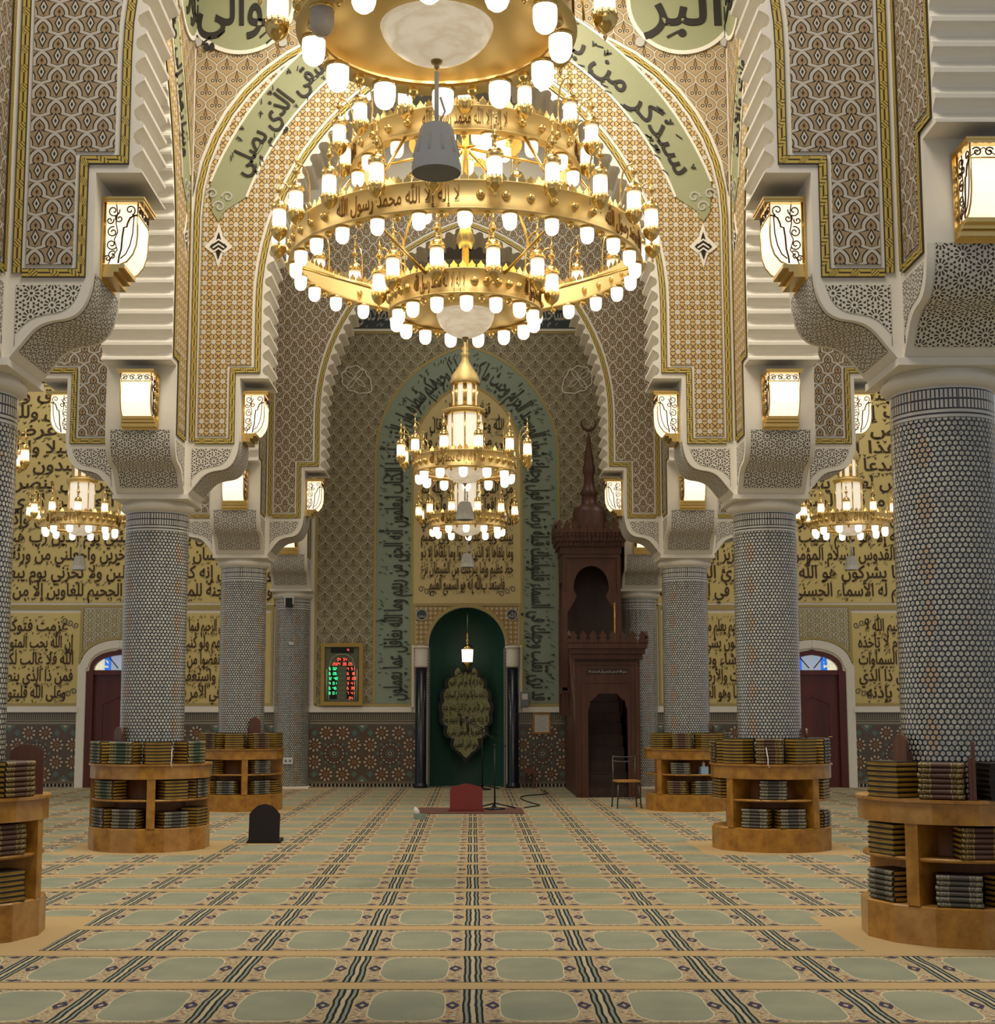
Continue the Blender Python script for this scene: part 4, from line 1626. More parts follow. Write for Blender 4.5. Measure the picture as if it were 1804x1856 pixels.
def big_chandelier(loc, label, full=True):
    root = thing('tiered_chandelier', label, 'chandelier', loc)
    z0 = 0.0            # bowl foot
    bowl(root, 0.29, 0.25, 0.0)
    plate(root, 0.27, 0.66, 0.262)
    tri = [i * 2 * pi / 3 for i in range(3)]
    def stud_list(n_pan, per, ph):
        out = []
        for i in range(n_pan):
            for j in range(per):
                out.append(ph + 2 * pi * (i + (j + 0.5) / per) / n_pan)
        return out
    sec = 2 * pi / 8
    # alternating panels: text, studs
    def panels(r, z0, z1, phase, per):
        studs, texts = [], []
        for k in range(8):
            a = phase + k * sec
            if k % 2 == 0:
                texts.append((a + 0.05 * sec, a + 0.95 * sec, SH))
            else:
                studs += [a + sec * (j + 0.5) / per for j in range(per)]
        return studs, texts
    s_, t_ = panels(0.75, 0, 0, FRONT - sec * 0.95, 5)
    band_ring(root, 0.75, 0.232, 0.482, s_, 0, t_)
    bells(root, 15, 0.69, 0.222, FRONT + 0.02)
    lanterns(root, 10, 0.86, 0.44, FRONT + pi / 10)
    s_, t_ = panels(1.74, 0, 0, FRONT - sec * 0.98, 6)
    band_ring(root, 1.74, 0.70, 0.965, s_, 0, t_, nseg=96)
    bells(root, 26, 1.68, 0.69, FRONT)
    lanterns(root, 22, 1.87, 0.92, FRONT + pi / 22)
    if full:
        s_, t_ = panels(1.14, 0, 0, FRONT - sec * 0.5, 4)
        band_ring(root, 1.14, 1.67, 1.915, s_, 0, t_)
        bells(root, 15, 1.08, 1.66, FRONT + 0.2)
        lanterns(root, 14, 1.28, 1.87, FRONT)
        band_ring(root, 0.55, 1.98, 2.20, [], 0, None, nseg=48)
        bells(root, 9, 0.40, 1.98, FRONT + 0.3)
    fr = MB()
    fr.tube([(0, 0, 0.25), (0, 0, ZTOP - loc[2])], 0.035, 10)
    for k in range(6):
        a = 2 * pi * k / 6
        fr.tube([(0.72 * cos(a), 0.72 * sin(a), 0.45), (1.70 * cos(a), 1.70 * sin(a), 0.73)], 0.016, 6)
        fr.tube([(1.70 * cos(a), 1.70 * sin(a), 0.92), (1.10 * cos(a), 1.10 * sin(a), 1.70)], 0.018, 6)
        fr.tube([(0.05 * cos(a), 0.05 * sin(a), 1.95), (1.10 * cos(a), 1.10 * sin(a), 1.72)], 0.016, 6)
        fr.tube([(0.05 * cos(a), 0.05 * sin(a), 0.50), (0.72 * cos(a), 0.72 * sin(a), 0.44)], 0.016, 6)
    fr.lathe([(0.06, 0.9), (0.10, 1.0), (0.06, 1.1), (0.05, 1.4), (0.12, 1.5), (0.05, 1.6)], 16, cap=False)
    fr.build('suspension_frame', 'gold_metal', root)
    return root


big_chandelier((0.07, 13.9, 5.275), 'great three tier gold chandelier in the middle of the nave')


def pane_cage(root, name, r, z0, z1, n=8, arched=False):
    g, f = MB(), MB()
    g.lathe([(r * 0.97, z0), (r * 0.97, z1)], n, cap=False, smooth=False)
    o = g.build(name, 'pane_glass', root)
    for k in range(n):
        a = 2 * pi * k / n
        f.tube([(r * cos(a), r * sin(a), z0), (r * cos(a), r * sin(a), z1)], 0.012, 5)
        if arched:
            b = 2 * pi * (k + 1) / n
            for t0 in (0.12, 0.88):
                c = (r * (cos(a) * (1 - t0) + cos(b) * t0), r * (sin(a) * (1 - t0) + sin(b) * t0))
                f.tube([(c[0], c[1], z0), (c[0], c[1], z1)], 0.016, 5)
    for z in (z0, z1):
        f.lathe([(r + 0.01, z - 0.02), (r + 0.035, z - 0.01), (r + 0.035, z + 0.02), (r + 0.01, z + 0.03), (r - 0.02, z + 0.03), (r - 0.02, z - 0.02), (r + 0.01, z - 0.02)], n, cap=False, smooth=False)
    f.build('cage_frame', 'gold_metal', o)
    return o


def small_chandelier(loc, label, unlit=None):
    root = thing('ring_chandelier', label, 'chandelier', loc, group='single ring chandeliers')
    bowl(root, 0.31, 0.235, 0.0)
    plate(root, 0.27, 0.66, 0.20)
    sec = 2 * pi / 6
    studs, texts = [], []
    for k in range(6):
        a = FRONT - sec * 0.75 + k * sec
        if k % 2 == 0:
            texts.append((a + 0.05, a + sec - 0.05, SH))
        else:
            studs += [a + sec * (j + 0.5) / 6 for j in range(6)]
    band_ring(root, 0.73, 0.14, 0.375, studs, 0, texts)
    bells(root, 12, 0.66, 0.135, FRONT - 0.03, unlit)
    lanterns(root, 12, 0.94, 0.35, FRONT + 0.21, 1.1)
    pane_cage(root, 'lower_cage', 0.255, 0.42, 1.02)
    pane_cage(root, 'upper_cage', 0.185, 1.10, 1.46, arched=True)
    d = MB()
    d.lathe([(0.27, 1.04), (0.30, 1.06), (0.30, 1.08), (0.21, 1.10), (0.0, 1.10)], 16, cap=False)
    d.lathe([(0.21, 1.47), (0.225, 1.50), (0.20, 1.56), (0.19, 1.60), (0.12, 1.70), (0.06, 1.80), (0.045, 1.88), (0.07, 1.92), (0.03, 1.95), (0.06, 1.99), (0.02, 2.03), (0.014, ZTOP - loc[2])], 16, cap=False)
    d.build('dome_and_rod', 'satin_gold', root)
    return root


for loc, lab in (((-0.05, 7.3, 5.04), 'gold ring chandelier cut off by the top edge, nearest the camera'),
                 ((0.03, 20.5, 4.86), 'single ring gold chandelier hanging just beyond the great chandelier'),
                 ((0.04, 27.1, 4.90), 'farthest gold ring chandelier on the nave axis, in front of the niche wall'),
                 ((-7.33, 27.1, 4.90), 'gold ring chandelier in the left aisle beside the second column'),
                 ((7.33, 27.1, 4.90), 'gold ring chandelier in the right aisle between the two nearer columns'),
                 ((-7.33, 20.5, 4.86), 'gold ring chandelier cut off by the left edge of the photo'),
                 ((7.33, 20.5, 4.86), 'gold ring chandelier mostly hidden behind the nearest right column')):
    small_chandelier(loc, lab, 10 if loc[1] < 10 else None)


# ---------------------------------------------------------------- hanging loudspeakers
def speaker(loc, rod, label, s=1.0):
    root = thing('pendant_speaker', label, 'loudspeaker', loc, group='white pendant loudspeakers')
    b = MB()
    prof = [(0.0, 0.265), (0.06, 0.265), (0.08, 0.255), (0.09, 0.235), (0.125, 0.06), (0.131, 0.035), (0.129, 0.0)]
    b.lathe([(r * s, z * s) for r, z in prof[::-1]], 32, cap=False)
    for k in range(10):
        a = 2 * pi * k / 10
        b.tube([(0.101 * s * cos(a), 0.101 * s * sin(a), 0.18 * s), (0.118 * s * cos(a), 0.118 * s * sin(a), 0.09 * s)], [0.005 * s, 0.009 * s], 6)
    b.build('housing', 'speaker_white', root)
    MB().lathe([(0.0, -0.012 * s), (0.08 * s, -0.008 * s), (0.127 * s, 0.004 * s)], 32, cap=False).build('grille', 'speaker_grille', root)
    r = MB().tube([(0, 0, 0.28 * s), (0, 0, 0.30 * s + rod)], 0.012 * s, 8)
    r.tube([(0.02, 0, 0.29 * s), (0.045, 0, 0.34 * s), (0.02, 0, 0.42 * s)], 0.006, 6)
    r.build('hanging_rod', 'white_plastic', root)


speaker((-0.05, 7.3, 4.42), 0.26, 'large grey white bell loudspeaker hanging under the nearest chandelier')
speaker((0.03, 20.5, 4.33), 0.16, 'white loudspeaker hanging in front of the farthest nave chandelier')
speaker((0.04, 27.1, 4.30), 0.23, 'white loudspeaker hanging before the writing over the prayer niche')
speaker((-7.33, 27.1, 4.25), 0.28, 'white loudspeaker hanging in the left aisle under its chandelier')
speaker((7.33, 27.1, 4.25), 0.28, 'white loudspeaker hanging in the right aisle under its chandelier')


# ---------------------------------------------------------------- bookcases round the columns
def bookcase(loc, posts, label):
    root = thing('round_bookcase', label, 'bookcase', loc)
    b = MB().lathe([(0.40, 0.0), (0.70, 0.0), (0.70, 0.255), (0.685, 0.265), (0.40, 0.265), (0.40, 0.0)], 14, cap=False, smooth=False, M=RZ(rad(posts)))
    b.build('base', 'burl_wood', root)
    MB().lathe([(0.40, 0.565), (0.675, 0.565), (0.675, 0.588), (0.40, 0.588), (0.40, 0.565)], 40, cap=False).build('shelf_board', 'burl_wood', root)
    t = MB().lathe([(0.40, 0.82), (0.70, 0.82), (0.70, 0.965), (0.718, 0.968), (0.718, 0.99), (0.40, 0.99), (0.40, 0.82)], 28, cap=False, smooth=False, M=RZ(rad(posts)))
    t.build('top_board', 'burl_wood', root)
    MB().lathe([(0.382, 0.02), (0.402, 0.02), (0.402, 0.985), (0.382, 0.985), (0.382, 0.02)], 40, cap=False).build('back_panel', 'shelf_back', root)
    for k in range(4):
        a = rad(posts + 90 * k) - pi / 2
        MB().box((0.545, 0, 0.542), (0.29, 0.095, 0.555), M=RZ(a)).build('post', 'burl_wood', root)
    for o in root.children:      # panels of lighter and darker veneer
        if o.name.split('.')[0] in ('base', 'top_board'):
            o.data.materials.append(MATS['burl_wood_pale'])
            n = 14 if o.name.startswith('base') else 28
            per = len(o.data.polygons) // n
            for q in o.data.polygons:
                if ((q.index // per) // (n // 14) * 7 + len(label)) % 14 in (0, 3, 8):
                    q.material_index = 1
    return root


CASES = {
    'A': ((-W2, YA), -5, 'honey wood round bookcase cut off by the left edge of the photo'),
    'Ar': ((W2, YA), -45, 'honey wood round bookcase nearest on the right, round the thick column'),
    'B': ((-W2, YB), 13, 'honey wood round bookcase on the left beside the black backrest'),
    'Br': ((W2, YB), -54, 'honey wood round bookcase round the second right column'),
    'C': ((-W2, YC), 15, 'honey wood round bookcase far left, behind the black backrest'),
    'Cr': ((W2, YC), -50, 'honey wood round bookcase far right, with a tissue box in it'),
}
for k, (p, a, lab) in CASES.items():
    bookcase((p[0], p[1], 0), a, lab)
PLACE = {'A': 'left edge bookcase', 'Ar': 'nearest right bookcase', 'B': 'left bookcase near backrest', 'Br': 'second right bookcase', 'C': 'far left bookcase', 'Cr': 'far right bookcase'}
LEVEL = {'t': (0.992, 'atop'), 'u': (0.590, 'upper shelf of'), 'l': (0.267, 'lower shelf of')}
# angle about the column from the camera side, turn (0 spine out, 180 pages out), level, cover, count, radius
ST = {
    'A': [(62, 3, 't', 'brown', 7), (24, 0, 't', 'brown', 7), (57, 0, 'u', 'brown', 6), (58, 178, 'l', 'grey', 6)],
    'Ar': [(-66, 184, 't', 'brown', 7), (-27, 3, 't', 'brown', 7), (7, 90, 't', 'black', 7), (41, -3, 't', 'brown', 7), (79, 0, 't', 'brown', 7),
           (-71, 180, 'u', 'brown', 6), (-4, 2, 'u', 'brown', 6), (-72, 0, 'l', 'grey', 6), (-19, 0, 'l', 'grey', 6), (19, 0, 'l', 'grey', 6)],
    'B': [(-57, 3, 't', 'green', 7), (-18, 2, 't', 'green', 7), (19, 180, 't', 'green', 7), (61, 0, 't', 'green', 7),
          (-40, 3, 'u', 'green', 6), (39, 180, 'u', 'green', 6), (77, 0, 'u', 'grey', 6), (-51, 0, 'l', 'grey', 6), (-13, 0, 'l', 'grey', 6), (39, 0, 'l', 'grey', 5), (77, 180, 'l', 'brown', 6)],
    'Br': [(-88, 0, 't', 'brown', 7), (-50, 182, 't', 'brown', 8), (-12, 1, 't', 'brown', 8), (25, 178, 't', 'brown', 8), (62, 2, 't', 'grey', 8), (100, 180, 't', 'brown', 8),
           (-82, 180, 'u', 'brown', 6), (-9, 0, 'u', 'grey', 6), (63, 180, 'u', 'brown', 6), (-28, 0, 'l', 'grey', 6), (10, 0, 'l', 'grey', 6), (63, 0, 'l', 'grey', 5)],
    'C': [(-76, 181, 't', 'brown', 7), (-38, 0, 't', 'brown', 7), (0, 180, 't', 'brown', 7), (38, 1, 't', 'brown', 7), (76, 181, 't', 'brown', 7),
          (-44, 2, 'u', 'grey', 6), (41, 0, 'u', 'grey', 6), (-49, 0, 'l', 'grey', 6), (-11, 0, 'l', 'grey', 6), (41, 0, 'l', 'grey', 6), (79, 180, 'l', 'brown', 6)],
    'Cr': [(-54, 181, 't', 'brown', 7), (-16, 0, 't', 'brown', 7), (22, 180, 't', 'brown', 7), (60, 2, 't', 'grey', 7), (98, 0, 't', 'brown', 7),
           (-19, 0, 'u', 'grey', 5), (-24, 0, 'l', 'brown', 6), (14, 0, 'l', 'grey', 6)],
}
BW, BD, BH = 0.30, 0.215, 0.0355     # spine length, depth, thickness


def book_mesh():
    """spine along x at y = -BD/2, lying flat, bottom at z = 0"""
    c = MB()
    n = 6
    t = 0.0065
    P = [(-BD / 2 + 0.012, 0), (-BD / 2 + 0.003, BH * 0.12), (-BD / 2 - 0.004, BH * 0.3), (-BD / 2 - 0.006, BH * 0.5), (-BD / 2 - 0.004, BH * 0.7), (-BD / 2 + 0.003, BH * 0.88), (-BD / 2 + 0.012, BH)]
    sec = P + [(BD / 2, BH), (BD / 2, BH - t), (-BD / 2 + 0.014, BH - t), (-BD / 2 + 0.012, BH / 2), (-BD / 2 + 0.014, t), (BD / 2, t), (BD / 2, 0)]
    xs = (-BW / 2, BW / 2)
    k = len(sec)
    vs = [(x, a, b) for x in xs for a, b in sec]
    fs, uv = [], []
    for i in range(k):
        j = (i + 1) % k
        fs.append((i, k + i, k + j, j))
        uv.append([(xs[0], sec[i][1]), (xs[1], sec[i][1]), (xs[1], sec[j][1]), (xs[0], sec[j][1])])
    fs += [tuple(range(k))[::-1], tuple(range(k, 2 * k))]
    uv += [[(xs[0], 0)] * k, [(xs[1], 0)] * k]
    c.add(vs[:], fs[:6], uv[:6])
    c.add(vs, fs[6:], uv[6:], 1)
    p = MB().box((0, 0.004, BH / 2), (BW - 0.008, BD - 0.022, BH - 2 * t - 0.0005))
    return c, p


BOOK = {}
for cv in ('green', 'brown', 'grey', 'black'):
    c, p = book_mesh()
    o = c.build('book', ['cover_' + cv, 'board_dark'], None)
    q = p.build('page_block', 'gilded_pages' if cv != 'black' else 'plaque_black', o)
    BOOK[cv] = (o, q, [False])
CNAME = {'green': 'green spined', 'brown': 'maroon brown', 'grey': 'grey spined', 'black': 'black'}
NTH = ['bottom', 'second', 'third', 'fourth', 'fifth', 'sixth', 'seventh', 'eighth']
made = 0
later = []
order = ['Ar', 'A', 'B', 'Br', 'C', 'Cr']
for ck in order:
    (cx_, cy_), post, _ = CASES[ck]
    cnt = {}
    for (phi, turn, lev, cv, n) in ST[ck]:
        cnt.setdefault(lev, []).append(phi)
    for (phi, turn, lev, cv, n) in ST[ck]:
        ph = rad(phi)
        R = 0.578 if lev == 't' else 0.556
        base = Vector((cx_ + R * sin(ph), cy_ - R * cos(ph), LEVEL[lev][0]))
        idx = sorted(cnt[lev]).index(phi)
        pos = ['first', 'second', 'third', 'fourth', 'fifth', 'sixth'][idx]
        for i in range(n):
            M = T(base + Vector((0, 0, i * (BH + 0.0006)))) @ RZ(ph + rad(turn) + random.uniform(-0.03, 0.03) * (1 if lev == 't' else 0.3)) @ T((random.uniform(-.006, .006), random.uniform(-.004, .004), 0))
            if ck in ('C', 'Cr') and lev != 't':
                later.append((M, cv))
                continue
            src, pg, used = BOOK[cv]
            if used[0]:
                o = src.copy()
                COL.objects.link(o)
                q = pg.copy()
                COL.objects.link(q)
                q.parent = o
            else:
                o = src
                used[0] = True
            o.matrix_world = M
            made += 1
            lv = NTH[i] if i < n - 1 else 'top'
            tag(o, '%s book, %s of %s stack from left, %s %s' % (CNAME[cv], lv, pos, LEVEL[lev][1], PLACE[ck]), 'book', 'stacked books on and in the bookcases')
print('books', made, 'later', len(later))
mb = MB()
keys = ['green', 'brown', 'grey', 'black']
for M, cv in later:
    c, p = book_mesh()
    for q, f in enumerate(c.f):
        mb.add([c.v[k] for k in f], [tuple(range(len(f)))], [c.uv[q]], keys.index(cv) if c.m[q] == 0 else 5, M)
    mb.add(p.v, p.f, p.uv, 4, M)
if later:
    o = mb.build('book', ['cover_' + k for k in keys] + ['gilded_pages', 'board_dark'], None)
    tag(o, 'dim stacks of books inside the two far bookcases', 'books', kind='stuff')


# folded wooden book stands among the stacks
def book_stand(loc, rz, label, hgt=0.46, wd=0.22, edge=True):
    root = MB().prism([(-wd / 2, 0), (wd / 2, 0), (wd / 2, hgt * 0.8)] + [(wd / 2 * cos(rad(a)), hgt * 0.8 + hgt * 0.2 * sin(rad(a))) for a in range(15, 166, 15)] + [(-wd / 2, hgt * 0.8)], -0.012, 0.012).build('book_stand', 'stand_wood')
    root.location = loc
    root.rotation_euler = (0, 0, rz)
    tag(root, label, 'book stand', 'folded wooden book stands')
    MB().prism([(-wd / 2, 0), (wd / 2, 0), (wd / 2, hgt * 0.72), (-wd / 2, hgt * 0.72)], 0.014, 0.034).build('folded_leaf', 'stand_wood', root)
    MB().tube([(-wd / 2 + 0.01, 0.013, hgt * 0.5), (wd / 2 - 0.01, 0.013, hgt * 0.5)], 0.008, 6).build('hinge', 'dark_brass', root)


ZT = 0.992
def stand_at(ck, phi, r, turn, *a):
    (cx_, cy_), _, _ = CASES[ck]
    book_stand((cx_ + r * sin(rad(phi)), cy_ - r * cos(rad(phi)), ZT), rad(phi + turn), *a)


stand_at('B', -50, 0.428, 0, 'narrow brown wooden stand on the left bookcase by the black backrest', 0.42, 0.2)
stand_at('Ar', -78, 0.428, 0, 'round topped brown board left of the thick column, behind the gilt stack', 0.44, 0.19)
stand_at('Ar', -8.5, 0.675, 90, 'dark wooden stand edge on before the thick mosaic column', 0.40, 0.03)
stand_at('A', 102, 0.53, -90, 'round topped brown board on the bookcase at the left edge', 0.36, 0.24)
stand_at('C', 40, 0.428, 0, 'brown round topped wooden stand on the far left bookcase', 0.50, 0.2)
stand_at('Br', 82, 0.428, -60 * 0, 'square brown board right of the second right column', 0.40, 0.2)
stand_at('Cr', 84, 0.428, 0, 'brown board standing at the right of the far right bookcase', 0.42, 0.2)
for loc, lab in (((W2 - 0.18, YB - 0.722, 0.80), 'thin cream ribbon hanging from books on the second right bookcase'), ((-W2 + 0.36, YB - 0.628, 0.82), 'thin cream ribbon hanging over the edge of the left bookcase')):
    r = MB().tube([(loc[0], loc[1] + 0.05, 1.18), (loc[0] + 0.01, loc[1], 1.05), (loc[0] + 0.005, loc[1] - 0.012, 0.99), (loc[0] + 0.02, loc[1] - 0.015, 0.955)], 0.006, 6)
    tag(r.build('ribbon', 'paper'), lab, 'ribbon')
# tissue box in the far right case
tb = thing('tissue_box', 'pale blue tissue box in the far right bookcase', 'tissue box', (W2 + 0.17, YC - 0.56, 0.59), rad(12))
MB().box((0, 0, 0.06), (0.12, 0.12, 0.12)).build('carton', 'tissue_blue', tb)
MB().lathe([(0.035, 0.12), (0.02, 0.14), (0.03, 0.17), (0.012, 0.19), (0.0, 0.21)], 7, cap=False).build('tissue', 'paper', tb)
tb = thing('tissue_box', 'green white tissue box lying on the carpet left of the red backrest', 'tissue box', (-0.64, 21.6, 0.0), rad(-35))
MB().box((0, 0, 0.04), (0.16, 0.10, 0.08)).build('carton', 'teal_band', tb)
MB().lathe([(0.04, 0.08), (0.05, 0.11), (0.04, 0.15), (0.02, 0.18), (0.0, 0.20)], 7, M=T((-0.02, 0, 0)) @ RY(-0.4), cap=False).build('tissue', 'paper', tb)


# ---------------------------------------------------------------- floor backrests
def backrest(loc, rz, label, cloth, w_=0.36, h_=0.42, pointed=False):
    root = thing('floor_backrest', label, 'backrest', loc, rz)
    P = [(w_ / 2, 0.03), (w_ / 2, h_ * 0.74)]
    if pointed:
        P += [(w_ / 2 - 0.02, h_ * 0.86), (w_ * 0.22, h_ * 0.94), (0, h_)]
    else:
        P += [(w_ / 2 - 0.02, h_ * 0.79), (w_ * 0.40, h_ * 0.84), (w_ * 0.24, h_ * 0.95), (0, h_)]
    MB().prism(sym(P), -0.03, 0.03, M=RX(rad(-10))).build('back_pad', cloth, root)
    MB().box((0, 0.16, 0.02), (w_ * 1.05, 0.38, 0.04)).build('seat_pad', cloth, root)
    MB().prism([(-w_ / 2 - 0.03, 0), (w_ / 2 + 0.03, 0), (w_ / 2 + 0.0, 0.045), (-w_ / 2, 0.045)], -0.045, 0.0).build('foot', cloth, root)


backrest((-2.40, 17.76, 0), 0, 'black arched floor backrest standing alone on the carpet', 'black_cloth', 0.37, 0.47)
backrest((0.04, 23.1, 0.012), 0, 'red floor backrest on the mat before the niche', 'red_cloth', 0.52, 0.44, True)
rug = MB().box((0.10, 23.35, 0.006), (1.7, 1.3, 0.012))
tag(rug.build('prayer_rug', 'dark_rug'), 'dark brown patterned rug under the red backrest', 'rug')


# ---------------------------------------------------------------- microphone stands
def mic_stand(loc, h_, boom, label, flip=1):
    root = thing('microphone_stand', label, 'microphone stand', loc)
    b = MB().lathe([(0.0, 0.0), (0.17, 0.0), (0.17, 0.02), (0.03, 0.035), (0.02, 0.06), (0.0, 0.06)], 20, cap=False)
    for k in range(3):
        a = 2 * pi * k / 3 + 0.3
        b.tube([(0, 0, 0.10), (0.36 * cos(a), 0.36 * sin(a), 0.015)], 0.012, 6)
    b.build('tripod_base', 'black_plastic', root)
    MB().tube([(0, 0, 0.03), (0, 0, h_)], [0.014, 0.010], 8).build('pole', 'black_plastic', root)
    (x0, z0), (x1, z1) = boom
    MB().tube([(x0, 0, z0), (x1, 0, z1)], 0.008, 6).ball((0, 0, h_), 0.025, 8, 6).build('boom', 'black_plastic', root)
    o = MB().tube([(x0 - 0.01, 0, z0 - 0.16), (x0 - 0.03, 0, z0 + 0.06)], [0.018, 0.026], 8).build('microphone', 'black_plastic', root)
    MB().ball((x0 - 0.035, 0, z0 + 0.075), 0.032, 8, 6).build('windscreen', 'plaque_black', o)


mic_stand((0.50, 23.6, 0.0125), 1.02, ((-0.42, 1.40), (0.18, 1.0)), 'black microphone stand at the right end of the dark rug')
mic_stand((0.34, 29.6, 0), 1.22, ((-0.42, 1.44), (0.32, 1.10)), 'taller black microphone stand inside the mouth of the niche')
cb = MB()
P = []
for k in range(40):
    t_ = k / 39
    P.append((0.99 + 0.45 * t_ + 0.20 * sin(t_ * 9), 23.7 + 5.5 * t_ + 0.3 * cos(t_ * 11), 0.012))
cb.tube(P, 0.011, 6)
tag(cb.build('microphone_cable', 'cable'), 'thin dark cable wandering over the carpet from the microphone stands', 'cable')

# ---------------------------------------------------------------- chair
ch = thing('metal_chair', 'thin grey steel chair with a tan seat beside the wooden pulpit', 'chair', (2.70, 24.15, 0), rad(6))
MB().box((0, 0, 0.44), (0.40, 0.38, 0.03)).build('seat', 'chair_seat', ch)
for sx in (-1, 1):
    MB().tube([(sx * 0.21, 0.20, 0.0), (sx * 0.19, 0.17, 0.44), (sx * 0.19, 0.19, 0.84)], 0.012, 8).build('leg', 'chair_steel', ch)
    MB().tube([(sx * 0.20, -0.20, 0.0), (sx * 0.17, -0.16, 0.43)], 0.012, 8).build('leg', 'chair_steel', ch)
MB().tube([(-0.19, 0.19, 0.84), (-0.1, 0.21, 0.825), (0.1, 0.21, 0.825), (0.19, 0.19, 0.84)], 0.012, 8).tube([(-0.19, 0.185, 0.76), (-0.08, 0.205, 0.75), (0.08, 0.205, 0.75), (0.19, 0.185, 0.76)], 0.012, 8).build('backrest', 'chair_steel', ch)
MB().tube([(-0.19, -0.18, 0.17), (-0.08, -0.20, 0.16), (0.08, -0.20, 0.16), (0.19, -0.18, 0.17)], 0.009, 6).build('stretcher', 'chair_steel', ch)

# ---------------------------------------------------------------- pulpit
mx0, mx1 = 2.06, 3.27
mc = (mx0 + mx1) / 2
mn = thing('pulpit', 'tall carved dark wooden pulpit with stairs and a crescent spire', 'pulpit', (mc, 26.95, 0))
L_ = lambda x, y, z: (x - mc, y - 26.95, z)


def crenels(b, x0, x1, y, z, h_, n, M=None):
    s_ = (x1 - x0) / n
    for k in range(n):
        c = x0 + s_ * (k + 0.5)
        b.prism([(c - s_ * .46, z), (c + s_ * .46, z), (c + s_ * .46, z + h_ * .25), (c + s_ * .2, z + h_ * .42), (c + s_ * .42, z + h_ * .6), (c, z + h_), (c - s_ * .42, z + h_ * .6), (c - s_ * .2, z + h_ * .42), (c - s_ * .46, z + h_ * .25)], y - 0.03, y + 0.01, M=M)


hw = (mx1 - mx0) / 2
pt = MB()
zT = at(1100, 1195, 26.95)[1]           # underside of the cornice
door_h = at(1095, 1257, 26.95)[1]
arc = [(-0.37, 0.0), (-0.37, door_h - 0.30), (-0.34, door_h - 0.24), (-0.33, door_h - 0.15), (-0.22, door_h - 0.06), (-0.18, door_h)]
pt.prism([(-hw, 0), *arc, *[(-x, z) for x, z in arc[::-1]], (hw, 0), (hw, zT), (-hw, zT)], 0.0, 0.14)
pt.strip([(-hw + 0.06, 0.05), (-hw + 0.06, zT - 0.08), (hw - 0.06, zT - 0.08), (hw - 0.06, 0.05)], 0.05, -0.02, 0.02)
pt.strip([(-hw + 0.15, 0.05), (-hw + 0.15, zT - 0.42), (hw - 0.15, zT - 0.42), (hw - 0.15, 0.05)], 0.04, -0.015, 0.016)
pt.build('portal', 'minbar_wood', mn)
cn = MB()
cn.box((0, 0.06, zT + 0.05), (2 * hw + 0.10, 0.30, 0.10)).box((0, 0.06, zT + 0.15), (2 * hw + 0.18, 0.38, 0.10)).box((0, 0.06, zT + 0.25), (2 * hw + 0.26, 0.46, 0.10))
for k in range(22):
    cn.box((-hw - 0.06 + (2 * hw + 0.12) * (k + .5) / 22, -0.13, zT + 0.15), (0.028, 0.03, 0.09))
    cn.box((-hw - 0.02 + (2 * hw + 0.04) * (k + .5) / 22, -0.09, zT + 0.05), (0.03, 0.03, 0.08))
crenels(cn, -hw - 0.13, hw + 0.13, -0.14, zT + 0.29, 0.24, 8)
for sd in (-1, 1):
    crenels(cn, 0, 0.42, 0, zT + 0.29, 0.24, 3, M=T((sd * (hw + 0.12), -0.15, 0)) @ RZ(pi / 2))
cn.build('portal_cornice', 'minbar_wood', mn)
tx = MB().box((0, -0.008, zT - 0.22), (0.78, 0.012, 0.10))
tx = tx.build('name_board', 'minbar_dark', mn)
tw = MB()
write(tw, 'بسم الله الرحمن الرحيم وأن المساجد لله', -0.36, 0.36, zT - 0.245, 0.055, -0.016, th=0.006, marks=False)
tw.build('glyphs', 'white_ink', tx)
stp = MB()
for k in range(9):
    stp.box((0, 0.20 + 0.21 * k, 0.105 * 1 + 0.225 * k), (0.74, 0.24, 0.225 + 0.0))
    stp.box((0, 0.08 + 0.21 * k, 0.215 + 0.225 * k), (0.74, 0.03, 0.02))
stp.build('stairs', 'minbar_dark', mn)
sp_ = MB()
for sd in (-1, 1):
    P = [(0.1, 0), (3.38, 0), (3.38, 2.9), (2.2, 2.9), (0.1, 1.05)]
    sp_.prism(P, -0.03, 0.03, M=T((sd * (hw - 0.05), 0, 0)) @ RZ(pi / 2))
    sp_.tube([(sd * (hw - 0.05), 0.1, 1.9), (sd * (hw - 0.05), 2.2, 3.0)], 0.04, 8)
sp_.build('side_panel', 'minbar_wood', mn)
# tower with canopy
tyc = 29.5 - 26.95
tw0 = at(1018, 1000, 29.0)[0] - mc
tw1 = at(1124, 1000, 29.0)[0] - mc
tcx, thw = (tw0 + tw1) / 2, (tw1 - tw0) / 2
zc0 = at(1070, 1004, 29.0)[1]          # foot of the canopy cornice
za = at(1070, 1026, 29.0)[1]           # top of the arch
ar_ = [(-thw + 0.10, 2.0), (-thw + 0.10, za - 0.95), (-thw + 0.22, za - 0.78), (-thw + 0.30, za - 0.62), (-thw + 0.24, za - 0.5)] + [((thw - 0.24) * cos(rad(a)), za - 0.42 + 0.42 * sin(rad(a))) for a in range(180, 89, -15)]
PA = ar_ + [(-x, z) for x, z in ar_[::-1][1:]]
tw_ = MB()
for yy in (-0.5, 0.5):
    tw_.prism([(tcx - thw, 2.0)] + [(tcx + x, z) for x, z in PA] + [(tcx + thw, 2.0), (tcx + thw, zc0), (tcx - thw, zc0)], tyc + yy - 0.05, tyc + yy + 0.05)
